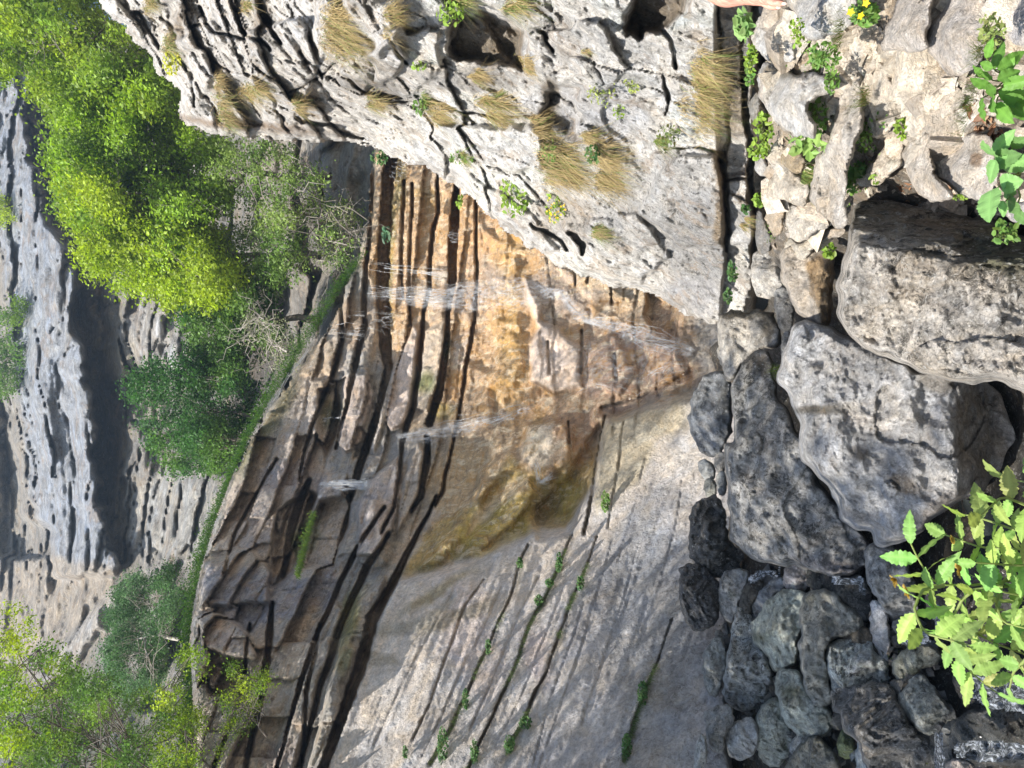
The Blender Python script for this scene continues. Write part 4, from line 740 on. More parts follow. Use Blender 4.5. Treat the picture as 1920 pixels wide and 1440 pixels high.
# ---- loose flakes and dead leaves on the bank (stuff) ---------------------------
def scatter_flakes(name, label, polys, n, sz, cols, thick=.35, lift=.01, mat=M_BANK, leaf=False):
    V = []; F = []; C = []; k = 0; r = np.random.default_rng(len(name)+n)
    while k < n:
        poly, dens = polys[r.integers(len(polys))]
        a = np.array(poly, float); x = r.uniform(a[:, 0].min(), a[:, 0].max()); y = r.uniform(a[:, 1].min(), a[:, 1].max())
        if pip_sd(poly, np.array([x]), np.array([y]))[0] < 0: continue
        Y = ray_ground(x, y); c = p1(x, y, Y); c[2] += lift; s = sz*r.lognormal(0, .45)
        M = Matrix.Rotation(r.uniform(0, 6.28), 3, 'Z') @ Matrix.Rotation(r.normal(0, .5), 3, 'X') @ Matrix.Rotation(r.normal(0, .5), 3, 'Y'); M = np.array(M)
        m_ = int(r.integers(5, 8)); an = np.sort(r.uniform(0, 6.28, m_)); rad = r.uniform(.7, 1.2, m_)
        if leaf: an = np.linspace(0, 6.28, m_, endpoint=False); rad = .35+.75*np.abs(np.cos(an))
        top = np.stack([np.cos(an)*rad, np.sin(an)*rad*.8, r.normal(0, .08, m_)+thick], 1); bot = top*[1.1, 1.1, -1]
        b = len(V); pts = np.concatenate([top*[.85, .85, 1], bot])@M.T*s+c; V.extend(pts)
        F.append([tuple(range(b, b+m_))]+[(b+i, b+m_+i, b+m_+(i+1) % m_, b+(i+1) % m_) for i in range(m_)])
        cc = np.array(cols[r.integers(len(cols))])*r.uniform(.7, 1.25); C.extend([cc]*(2*m_)); k += 1
    me = bpy.data.meshes.new(name); me.from_pydata([tuple(v) for v in V], [], [f for q in F for f in q]); me.materials.append(mat)
    at = me.attributes.new('Col', 'FLOAT_COLOR', 'POINT'); full = np.ones((len(V), 4), np.float32); full[:, :3] = np.array(C); at.data.foreach_set('color', full.ravel())
    at = me.attributes.new('Msk', 'FLOAT_COLOR', 'POINT'); full[:, :3] = (.1, 0, 0); at.data.foreach_set('color', full.ravel())
    o = bpy.data.objects.new(name, me); COL.objects.link(o); return tag(o, label, None, None, 'stuff')
bank_poly = [(1420,0),(1920,0),(1930,480),(1870,470),(1700,370),(1590,380),(1560,420),(1440,470),(1415,300)]
hollow = [(1560,80),(1660,60),(1740,120),(1800,200),(1800,260),(1700,260),(1640,220),(1570,180)]
scatter_flakes('gravel', 'pale limestone chips on the bank', [(bank_poly, 1), (hollow, 1)], 1500, .02, [(.70,.62,.5), (.76,.68,.56), (.55,.47,.38)])
scatter_flakes('rubble', 'fist sized cream rubble on the bank', [(bank_poly, 1), (hollow, 1)], 240, .055, [(.68,.60,.49), (.74,.66,.55), (.58,.5,.41)], .55)
scatter_flakes('leaf_litter', 'dead brown leaves and bits on the bank', [(hollow, 1), ([(1760,180),(1860,200),(1900,260),(1850,290),(1770,260)], 1), ([(1690,330),(1800,350),(1850,420),(1780,410),(1700,370)], 1), ([(1560,80),(1640,80),(1600,150)], 1)], 900, .011, [(.30,.16,.09), (.42,.25,.15), (.22,.12,.07), (.5,.36,.24)], .06, .02, M_LEAF, True)
scatter_flakes('pebbles', 'small dark stones between the boulders of the stream', [([(1300,1080),(1500,1080),(1760,1200),(1800,1440),(1340,1440)], 1)], 500, .035, [(.22,.21,.2), (.16,.15,.13), (.3,.3,.28)], .5, .01, M_BOULD)

# ================================================================== PLANTS
class Leaves:
    """collects many small leaf faces / blades into one mesh"""
    def __init__(s): s.v = []; s.f = {}; s.c = []; s.n = 0
    def add(s, v, f, c):
        v = np.asarray(v); f = np.asarray(f)+s.n; s.v.append(v); s.f.setdefault(f.shape[1], []).append(f)
        s.c.append(c if np.ndim(c) == 2 else np.tile(c, (len(v), 1))); s.n += len(v)
    def quads(s, c, u, w, L, W, col):
        """diamond leaves: centres c, long axis u, side axis w (n,3), lengths and widths (n)"""
        n = len(c); L = L[:, None]; W = W[:, None]; nn = np.cross(u, w)
        v = np.stack([c-u*L*.5, c+w*W*.5+nn*W*.12-u*L*.05, c+u*L*.5, c-w*W*.5+nn*W*.12-u*L*.05], 1).reshape(-1, 3)
        s.add(v, np.arange(4*n).reshape(n, 4), np.repeat(col, 4, 0))
    def blade(s, pts, w, col, side):
        """a bent grass blade along pts (k,3)"""
        k = len(pts); ww = w*(1-np.linspace(0, 1, k)**1.5*.95)[:, None]
        v = np.concatenate([pts-side*ww*.5, pts+side*ww*.5]); i = np.arange(k-1)
        s.add(v, np.stack([i, i+1, i+1+k, i+k], 1), col)
    def build(s, name, mat, parent=None, org=None):
        v = np.concatenate(s.v)
        if org is not None: v = v-org
        o = mesh_np(name, v, [np.concatenate(q) for q in s.f.values()], mat, parent, np.clip(np.concatenate(s.c), 0, 1), None, smooth=False)
        return o
def unit(a): return a/(np.linalg.norm(a, axis=-1, keepdims=True)+1e-9)
def tube(path, r0, r1, n=5):
    path = np.asarray(path, float); k = len(path); t = unit(np.gradient(path, axis=0)); ref = np.array([.3, .2, .93]); a = unit(np.cross(t, ref)); b = np.cross(t, a)
    rad = np.linspace(r0, r1, k)[:, None, None]; an = np.linspace(0, 2*np.pi, n, endpoint=False)
    v = path[:, None]+rad*(np.cos(an)[None, :, None]*a[:, None]+np.sin(an)[None, :, None]*b[:, None]); v = v.reshape(-1, 3)
    f = []
    for i in range(k-1):
        for j in range(n): f.append((i*n+j, i*n+(j+1) % n, (i+1)*n+(j+1) % n, (i+1)*n+j))
    return v, np.array(f)
class Tubes:
    def __init__(s): s.v = []; s.f = []; s.n = 0
    def add(s, path, r0, r1, n=5):
        v, f = tube(path, r0, r1, n); s.v.append(v); s.f.append(f+s.n); s.n += len(v)
    def build(s, name, mat, parent=None, org=None):
        v = np.concatenate(s.v)
        if org is not None: v = v-org
        return mesh_np(name, v, [np.concatenate(s.f)], mat, parent)
def wig(a, b, k=7, amp=.1, r=rng, sag=0):
    t = np.linspace(0, 1, k)[:, None]; L = np.linalg.norm(b-a); p = a+(b-a)*t; nz_ = r.normal(size=(k, 3))*amp*L*np.sin(t*np.pi); p = p+nz_*.5; p[:, 2] += -sag*L*(4*t*(1-t))[:, 0]*.5
    return p

def grass_tuft(label, px, py, w, h, Y, n=220, dry=.8, seed=0, lenf=1.0, name='grass_tuft', cat='grass tuft', group='dry grass tufts on the outcrop', up=False, width=1.5, surf=False):
    """clump rooted in a crack; w = its size down the rock, h = its size across (photo pixels)"""
    r = np.random.default_rng(seed+900); s = Y/FPX
    root = p1(px-(w*.30), py, Y+.01); L = Leaves()
    nrm = unit(np.array([-.65, -.7, .25]))
    dn = np.array([0, 0, -1.0])
    if up: dn = np.array([0, 0, 1.0])
    across = unit(np.array([.75, -.65, 0]))
    nc = max(2, int(n/60)); cxs = r.normal(0, .13, nc); cys = r.uniform(-.40, .40, nc)
    for i in range(n):
        if surf: kc = i % nc; qx = px-w*.22+cxs[kc]*w+r.normal(0, .07)*w; qy = py+cys[kc]*h+r.normal(0, .10)*h; o = p1(qx, qy, float(T_out.surf(qx, qy, 1))-.005)
        else: o = root+across*r.normal(0, .25)*h*s*1.1+dn*abs(r.normal(0, .18))*w*s*(-.4 if up else 1)+nrm*r.uniform(-.01, .02)
        ln = w*s*r.uniform(.45, 1.05)*lenf
        d0 = unit(nrm*r.uniform(.5, 1.5)+across*r.normal(0, .55)-dn*r.uniform(-.6, .5)*(-1 if up else 1)); t = np.linspace(0, 1, 5)[:, None]
        pts = o+d0*ln*r.uniform(.35, .65)*t+dn*ln*(.8 if not up else .5)*t**1.8+across*r.normal(0, .30)*ln*t**2
        g = r.random(); k_ = r.random()
        if k_ < dry: c = np.array([.40, .29, .13])*(1-g)+np.array([.50, .40, .20])*g
        else: c = np.array([.13, .20, .04])*(1-g)+np.array([.22, .29, .06])*g
        c = c*r.uniform(.45, 1.1)
        sd = unit(np.cross(d0, dn)+r.normal(0, .25, 3))
        L.blade(pts, max(.0014, width*s*.7), c, sd)
    o = L.build(name, M_GRASS, None, root); o.location = root
    return tag(o, label, cat, group)
def TO(px, py, r=2): return float(T_out.surf(np.array([float(px)]), np.array([float(py)]), r)[0])-.03
tufts = [
 (655,62,105,100,420,.85,'widest dry grass tuft, near the top of the outcrop face'), (745,45,60,70,160,.9,'thin brown tuft right beside the widest dry tuft'), (1330,165,75,160,480,.8,'long straw coloured tuft right above the crevice'),
 (1062,302,95,90,420,.85,'dense brown tuft hanging beside a green herb, left one of the big pair'), (1150,308,80,88,360,.9,'dense brown tuft hanging at the right of the big pair'), (835,208,72,40,220,.9,'brown drooping tuft on the white face above the long crack'),
 (432,200,60,70,240,.7,'olive tuft hanging from the layered ledge far up the outcrop'), (490,180,70,50,240,.8,'straw tuft in the fold beside the olive one'), (568,192,44,40,160,.85,'small straw tuft under the white bulge'),
 (320,122,10,10,1,.8,''), (905,140,50,22,120,.9,'thin straw tuft under the shadowed overhang'), (995,125,50,40,170,.9,'straw tuft at the tip of the shadowed overhang'), (930,190,90,22,180,.8,'flat straw tuft lying along a crack in mid face'),
 (955,218,70,22,140,.85,'lowest flat tuft beside the broken hollow'), (1020,235,56,30,170,.9,'reddish tuft at the lower end of the broken hollow'), (1112,256,46,22,110,.9,'small reddish tuft above the big pair'),
 (715,190,60,24,120,.8,'short tuft at the end of the dark seam'), (320,72,50,60,150,.6,'faded tuft on the topmost ledge of the outcrop'), (290,8,50,30,120,.7,'tuft at the top edge of the picture, farthest up'), (470,10,40,26,120,.8,'tuft at the top edge between two dark folds'),
 (970,8,70,30,150,.6,'yellowish tuft at the picture edge beyond the overhang'), (1125,430,50,30,130,.5,'half green tuft low on the grey face'), (870,8,60,40,200,.35,'green and straw tuft crowning the shadowed overhang'), (1105,98,24,14,40,.9,'tiny straw tuft alone on the grey face'),
 (415,155,40,26,110,.9,'brown tuft tucked behind the layered ledge'), (1400,415,30,20,60,.8,'thin dry tuft in the crevice blocks'), (1180,272,10,10,1,.8,''), (1250,270,50,22,90,.4,'thin greenish tuft in the crack right of the big pair'), (880,295,40,20,80,.4,'thin greenish tuft along the lower edge'), (800,190,30,30,90,.3,'short green tuft left of the drooping brown one')]
for i, (x, y, w, h, n, dry, lab) in enumerate(tufts):
    if n > 1: grass_tuft(lab, x, y, w*1.12, h*1.05, TO(x-w*.3, y), int(n*2.0), dry, i, surf=True)

def herb(label, px, py, rx, ry, Y, n=60, ls=9, col=(.16,.26,.045), seed=0, name='herb', cat='herb', group='green herbs in the rock cracks', flowers=None, asp=.55):
    r = np.random.default_rng(seed+500); s = Y/FPX; org = p1(px, py, Y)
    L = Leaves(); T_ = Tubes(); a = r.uniform(0, 6.28, n); q = np.sqrt(r.random(n))
    x = px+rx*q*np.cos(a); y = py+ry*q*np.sin(a); c = P(x, y, Y-r.uniform(-.02, .12, n)*min(1, rx*s*12))
    u = unit(r.normal(size=(n, 3))*[1, .6, .6]+[0, -.3, .3]); nn = unit(np.array([-.35, -.7, .6])+r.normal(0, .45, (n, 3))); w = unit(np.cross(nn, u)); u = unit(np.cross(w, nn))
    Ls = ls*s*r.uniform(.6, 1.25, n)
    cc = np.array(col)*r.uniform(.6, 1.35, (n, 1))*np.array([1, 1, 1])+np.column_stack([r.uniform(0, .04, n), r.uniform(0, .03, n), np.zeros(n)])
    # each leaf: six-sided with a folded midrib
    t = np.array([-.5, -.2, .2, .5]); wd = np.array([0, .5, .42, 0])
    mid = c[:, None]+u[:, None]*(t[None, :, None]*Ls[:, None, None]); of = w[:, None]*(wd[None, :, None]*Ls[:, None, None]*asp)+nn[:, None]*(wd[None, :, None]*Ls[:, None, None]*.18)
    ofm = -w[:, None]*(wd[None, :, None]*Ls[:, None, None]*asp)+nn[:, None]*(wd[None, :, None]*Ls[:, None, None]*.18)
    v = np.concatenate([mid, mid[:, 1:3]+of[:, 1:3], mid[:, 1:3]+ofm[:, 1:3]], 1); b = (np.arange(n)*8)[:, None]
    tri = np.concatenate([b+[[0, 1, 4]], b+[[0, 6, 1]], b+[[2, 3, 5]], b+[[2, 7, 3]]]); qd = np.concatenate([b+[[1, 2, 5, 4]], b+[[1, 6, 7, 2]]])
    vv = v.reshape(-1, 3); col8 = np.repeat(cc, 8, 0)
    L.add(vv, tri, col8); L.f.setdefault(4, []).append(qd)
    base = p1(px-rx*.2, py, Y+.06)
    for i in range(min(n, 24)): T_.add(wig(base, c[i], 5, .12, r), .0012+.0002*s*600, .0008, 4)
    if flowers:
        root = empty(name, org); L.build('leaves', M_LEAF, root, org); T_.build('stems', M_STEM, root, org)
        m_ = flowers; a = r.uniform(0, 6.28, m_); q = np.sqrt(r.random(m_)); fc = P(px+rx*q*np.cos(a), py+ry*q*np.sin(a), np.full(m_, Y-.09))
        for k in range(m_):
            FL = Leaves()
            nn_ = unit(np.array([-.3, -.7, .6])+r.normal(0, .3, 3)); u_ = unit(np.cross(nn_, r.normal(size=3))); w_ = np.cross(nn_, u_)
            for j in range(5):
                an = j*1.2566; dv = u_*math.cos(an)+w_*math.sin(an); sdv = np.cross(nn_, dv)
                FL.quads((fc[k]+dv*.006)[None], dv[None], sdv[None], np.array([.014]), np.array([.010]), np.array([[.80, .55, .02]]))
            FL.build('flower', M_LEAF, root, org)
    else:
        root = empty(name, org); L.build('leaves', M_LEAF, root, org); T_.build('stems', M_STEM, root, org)
    return tag(root, label, cat, group)
LG = (.20,.32,.05); DG = (.06,.15,.05); MG = (.11,.22,.05)
herb('bright green leafy herb hanging at the lower edge of the outcrop', 965, 365, 28, 46, TO(965,365), 150, 11, LG, 1)
herb('herb with many yellow flowers under the big tuft pair', 1042, 388, 20, 32, TO(1042,388), 90, 8, LG, 2, flowers=34)
herb('green herb between the two big brown tufts', 1112, 290, 15, 18, TO(1112,290)-.15, 60, 9, DG, 3)
herb('dark green herb at the left side of the big tuft pair', 1030, 280, 14, 26, TO(1030,280)-.08, 60, 9, MG, 4)
herb('bright green sprig draped over the shadowed overhang', 845, 25, 26, 24, TO(845,25)-.05, 110, 10, LG, 5)
herb('sparse yellow green sprig spread over the white face', 1130, 175, 30, 26, TO(1130,175), 36, 8, (.30,.36,.10), 6)
herb('sparse yellow green sprig beside the wire like root', 1185, 160, 16, 14, TO(1185,160), 20, 8, (.30,.36,.10), 7)
herb('small green herb below the sparse sprigs', 1160, 208, 12, 18, TO(1160,208), 24, 8, LG, 8)
herb('dark green fern like herb on the ledge right of the face', 1255, 255, 22, 22, TO(1255,255), 46, 8, (.10,.14,.04), 9)
herb('yellow green shrublet near the top of the layered ledge', 322, 118, 18, 22, TO(322,118)-.1, 110, 10, (.38,.40,.04), 10)
herb('small green herb on the seam in the upper face', 785, 125, 14, 10, TO(785,125), 40, 8, LG, 11)
herb('green herb left of the drooping brown tuft', 788, 200, 14, 16, TO(788,200), 60, 8, MG, 12)
herb('green herb low on the edge above the orange wall', 865, 295, 24, 12, TO(865,295), 50, 8, MG, 13)
herb('green herb at the corner where the outcrop meets the fall', 712, 295, 16, 16, 13.0, 60, 10, DG, 14)
herb('small herb growing in the upper dark slot of the wall', 724, 440, 8, 16, 13.2, 40, 11, (.07,.17,.10), 15)
herb('little green plant on the lip of the long dark slot', 862, 377, 7, 12, 13.2, 40, 8, LG, 16)
for i, (x, y, rx, ry, lab) in enumerate([(1010,1125,8,10,'green plant in the slab crack nearest the algae'), (1048,1055,6,20,'trailing plant in the second crack of the slab'), (1030,1093,8,8,'round leafed plant in the middle crack of the slab'), (1088,1093,7,14,'green plant on the third crack of the slab'),
    (975,1055,6,10,'small plant at the head of the slab cracks'), (915,1212,5,16,'grassy plant in the first slab crack'), (873,1310,6,20,'dark leafy plant where the first slab crack widens'), (985,1355,12,12,'broad leafed plant in the grassy pocket of the slab'), (955,1395,10,18,'dark plant in the lower grassy pocket of the slab'),
    (1205,1300,9,24,'dark plant on the lowest slab crack'), (1175,1400,9,26,'dark plant at the picture edge on the lowest slab crack'), (830,1400,10,40,'long dark trailing plant in the widest slab crack'), (890,1410,8,24,'dark trailing plant beside the widest slab crack'), (1135,940,8,20,'mossy green plant at the top of the smooth slab'), (760,1410,5,12,'tiny plant in the upper slab crack')]):
    herb(lab, x, y, rx, ry, float(T_wall.surf(np.array([x*1.]), np.array([y*1.]), 3)[0])-.03, int(40+rx*ry*.7), 6, DG if i != 13 else MG, 30+i)
for i, (x, y, rx, ry, Y, n, ls, c, lab) in enumerate([(1395,45,16,28,2.75,40,20,(.20,.34,.12),'pale green leafy plant in the crevice under the hand'), (1408,110,12,26,3.3,50,10,LG,'clover like herb in the crevice beside the whitish stone'), (1405,140,10,22,3.5,50,9,MG,'low green herb halfway down the crevice'),
    (1495,60,14,30,2.9,60,9,LG,'bright grass and herb between the two whitish stones'), (1545,105,32,26,2.9,150,9,MG,'wide patch of green herb under the big whitish stone'), (1560,150,14,30,3.1,60,9,MG,'herb at the lower side of the wide patch'), (1620,25,28,24,2.55,120,12,MG,'herb with yellow flowers at the top picture edge'),
    (1530,215,24,36,3.4,110,9,MG,'small leaved herb on the broad speckled stone'), (1520,275,36,24,3.5,30,24,(.22,.36,.10),'large leaved pale green herb in the middle of the bank'), (1430,250,20,40,4.0,70,12,LG,'tangle of green herb by the crevice'), (1420,285,18,16,4.1,60,10,LG,'low herb under the crevice tangle'),
    (1610,320,16,14,3.5,14,24,DG,'dark green round leaved herb beside the ridge stone'), (1620,255,16,30,3.3,60,8,MG,'thin creeping herb between ridge stone and knobbly stone'), (1690,240,12,22,3.1,50,10,LG,'yellow green herb by the knobbly stone'), (1650,225,18,14,3.2,30,8,MG,'tiny herb under the pointed stone'),
    (1435,375,22,16,4.8,70,11,LG,'green herb at the lower end of the crevice'), (1555,470,12,14,4.4,30,14,LG,'green plant in the dark hollow by the brown faced boulder'), (1398,392,8,8,4.7,24,10,DG,'little dark herb on the crevice block'), (1372,510,10,20,6.6,50,9,DG,'green plant in the lower crevice near the block boulder'),
    (1365,555,8,14,6.8,30,9,DG,'small green plant under the lower crevice plant'), (1595,350,12,16,3.7,30,10,MG,'herb near the foot of the ridge stone'), (1645,335,14,10,3.4,30,8,LG,'creeping herb on the slanting stone'), (1885,435,28,22,2.2,40,13,MG,'low round leaved plant at the picture edge under the heart leaves'),
    (1860,60,26,36,2.3,120,9,(.22,.28,.09),'faded grassy herb in the top right corner'), (1800,370,14,6,2.9,16,8,LG,'tiny sprig at the edge of the cream boulder')]):
    herb(lab, x, y, rx, ry, min(Y, ray_ground(x, y))-.03, n, ls, c, 60+i, group='green herbs on the bank', flowers=3 if 'yellow flowers' in lab else None)
for i, (x, y, w, h, Y, n, dry, lab) in enumerate([(1520,330,60,40,3.9,140,.1,'green grass hanging from the angular beige stone'), (1590,60,50,60,2.8,120,.15,'green grass along the top of the bank'), (1835,190,60,110,2.25,150,.05,'bright grass blades round the long leaved plant'), (1470,690,34,22,5.2,60,.05,'short bright grass between the two middle boulders'), (1640,180,60,30,3.1,90,.4,'thin grass beside the pointed stone'), (1855,95,60,30,2.3,90,.3,'yellowish grass in the top right corner')]):
    grass_tuft(lab, x, y, w, h, min(Y, ray_ground(x, y))-.05, n, dry, 60+i, 1.0, group='green grass tufts on the bank', up=i not in (0,), width=1.6)

# leaf blades with a serrated edge and a folded midrib
def big_leaf(L, a, b, nrm, wid, col, teeth=9, heart=False, curl=.15, teeth_amp=.12):
    a = np.asarray(a); b = np.asarray(b); ax = b-a; ln = np.linalg.norm(ax); ax = ax/ln; sdv = unit(np.cross(nrm, ax)); n_ = np.cross(ax, sdv); k = teeth*2+1
    t = np.linspace(0, 1, k); prof = np.sin(np.pi*t**(.8 if not heart else .55))**(.85 if not heart else .7)
    prof = prof*(1+teeth_amp*np.where(np.arange(k) % 2 == 1, 1, -1)*(t > .08)*(t < .97)); prof[0] = .02; prof[-1] = 0
    zc = -curl*ln*t**2
    mid = a+ax*ln*t[:, None]+n_*zc[:, None]
    rows = [mid]
    for sgn in (-1, 1):
        for q, lift in ((.5, .10), (1., .05)):
            back = -.12*ln if heart else 0
            rows.append(mid+sdv*(sgn*wid*q*.5*prof)[:, None]+n_*(lift*wid*prof*q)[:, None]+ax*(back*q*np.exp(-(t/.12)**2))[:, None]+n_*(.018*ln*np.sin(t*22)*q)[:, None])
    v = np.concatenate(rows); i = np.arange(k-1); f = []
    for (r0, r1) in ((0, 1), (1, 2), (0, 3), (3, 4)): f.append(np.stack([r0*k+i, r0*k+i+1, r1*k+i+1, r1*k+i], 1))
    c = np.tile(col, (len(v), 1)); c[:k] *= 1.25
    L.add(v, np.concatenate(f), c)
def compound_plant():
    r = np.random.default_rng(77); Yb = 1.75; org = p1(1960, 1060, Yb)
    root = empty('ash_sapling', org); S = Tubes(); k_ = 0
    stems = [([(1990,1070),(1920,1030),(1840,1027),(1773,1003)], .9), ([(1960,1080),(1827,1097),(1757,1097),(1727,1060),(1708,1020)], 1), ([(1880,1100),(1830,1103),(1800,1127),(1783,1167),(1782,1193),(1790,1225),(1830,1270),(1868,1298)], 1), ([(1770,1098),(1727,1107),(1713,1145),(1733,1187),(1780,1200),(1818,1210)], .9),
             ([(1783,1150),(1830,1187),(1867,1207),(1930,1230)], 1), ([(1900,1090),(1883,1083),(1867,1133),(1880,1167),(1930,1180)], 1), ([(1990,1010),(1920,1000),(1850,975),(1810,965)], .9), ([(1990,960),(1930,950),(1880,930),(1840,965)], .9), ([(1990,930),(1940,905),(1890,900)], .9), ([(2000,1140),(1930,1120),(1880,1110)], .9), ([(1930,1230),(1900,1260),(1893,1290)], .8),([(1990,1060),(1900,1060),(1830,1055)],.9),([(1990,1280),(1940,1240),(1910,1220)],.9)]
    for si, (pts, sc) in enumerate(stems):
        pts = np.array(pts, float); seg = np.hypot(*np.diff(pts, axis=0).T); cum = np.concatenate([[0], np.cumsum(seg)]); Ls = Leaves()
        def at(q): return np.array([np.interp(q, cum, pts[:, 0]), np.interp(q, cum, pts[:, 1])])
        yy = lambda q: Yb-.18+.12*math.sin(si*1.7)+.10*(q/cum[-1])*((-1)**si)
        qs = np.linspace(0, cum[-1], 12); path = np.array([p1(*at(q), yy(q)) for q in qs]); tv, tf = tube(path, .0032, .0014, 6); Ls.add(tv, tf, np.array([.30, .36, .12]))
        nl = max(2, int((cum[-1]-25)/30))
        for j in range(nl+1):
            q = 25+(cum[-1]-25)*j/max(1, nl); c = at(q); t2 = at(min(q+4, cum[-1]))-at(max(q-4, 0)); t2 = t2/(np.hypot(*t2)+1e-6); nr = np.array([-t2[1], t2[0]])
            dirs = [t2] if j == nl else [t2*.55+nr, t2*.55-nr]
            for dv in dirs:
                ln = r.uniform(46, 74)*sc; dv = dv/np.hypot(*dv)+r.normal(0, .12, 2); e = c+dv*ln+np.array([r.uniform(4, 16), 0]); A = p1(*c, yy(q)); B_ = p1(*e, yy(q)+r.uniform(-.05, .03))
                g = r.uniform(0, 1); col = np.array([.30, .44, .11])*(.8+.4*g)
                big_leaf(Ls, A, B_, unit(np.array([-.35, -.35, .9])+r.normal(0, .28, 3)), ln*r.uniform(.33, .42)/FPX*Yb, col*np.array([r.uniform(.7, 1.15), r.uniform(.8, 1.05), 1]), 8, curl=r.uniform(.05, .35))
        o = Ls.build('leaf', M_LEAF, root, org); k_ += 1
    for (x, y) in ((1680,1085),(1702,1108),(1800,1070),(1790,1010)):
        Yl = Leaves()
        for j in range(6):
            a = r.uniform(0, 6.28); e = (x-14*abs(math.cos(a)), y+15*math.sin(a)); big_leaf(Yl, p1(x, y, 1.55), p1(*e, 1.52), unit(np.array([-.35, -.35, .9])+r.normal(0, .3, 3)), .009, np.array([.42, .30, .08]), 4)
        tag(Yl.build('young_leaf', M_LEAF, root, org), 'reddish young leaf tip')
    S.add(np.array([p1(x, y, Yb) for x, y in ((2050,1150),(1990,1070),(1990,1000))]), .009, .005, 6)
    S.add(np.array([p1(x, y, Y) for x, y, Y in ((2250,1200,1.9),(2050,1150,1.75),(1960,1090,1.7),(1880,1100,1.65))]), .012, .003, 6)
    S.build('stem', M_STEM, root, org)
    return tag(root, 'bright green sapling with serrated paired leaflets hanging over the stream', 'sapling')
compound_plant()
def rosette(label, name, cx, cy, Y, specs, col, heart, cat, stem=True):
    org = p1(cx+30, cy, Y+.05); root = empty(name, org); r = np.random.default_rng(int(cx+cy)); S = Tubes()
    for (x0, y0, x1, y1, w) in specs:
        L = Leaves(); big_leaf(L, p1(x0, y0, Y-r.uniform(0, .08)), p1(x1, y1, Y-r.uniform(.02, .14)), unit(np.array([-.4, -.55, .75])+r.normal(0, .25, 3)), w/FPX*Y, np.array(col)*r.uniform(.75, 1.3), 9, heart, .12, .06)
        L.build('leaf', M_LEAF, root, org); S.add(wig(org, p1(x0, y0, Y-.03), 6, .06, r), .003, .0016, 5)
    S.build('stems', M_STEM, root, org); return tag(root, label, cat)
rosette('broad leaved plant with long pointed leaves at the top right corner', 'broad_leaf_plant', 1865, 150, 2.2, [(1865,130,1880,75,20),(1870,130,1925,95,24),(1862,128,1835,118,16),(1870,150,1915,130,24),(1880,160,1935,150,26),(1872,172,1935,185,30),(1860,150,1822,128,20),(1868,165,1845,175,24),(1862,180,1852,208,22),(1868,195,1895,232,28),(1880,180,1930,200,26),(1858,165,1820,150,18),(1840,185,1838,225,16),(1880,140,1900,110,20),(1850,110,1858,75,16),(1890,195,1930,225,24)], (.13,.27,.05), False, 'plant')
rosette('heart leaved plant with long stems at the right picture edge', 'heart_leaf_plant', 1885, 320, 2.15, [(1862,290,1838,270,28),(1868,285,1898,245,28),(1870,300,1905,292,34),(1880,310,1935,300,44),(1866,305,1852,345,32),(1890,335,1880,350,26),(1880,345,1915,340,34),(1858,362,1850,415,48),(1882,380,1878,408,26),(1890,375,1910,398,30),(1885,360,1905,362,22),(1895,270,1925,262,26),(1905,400,1930,420,22)], (.18,.33,.11), True, 'plant')

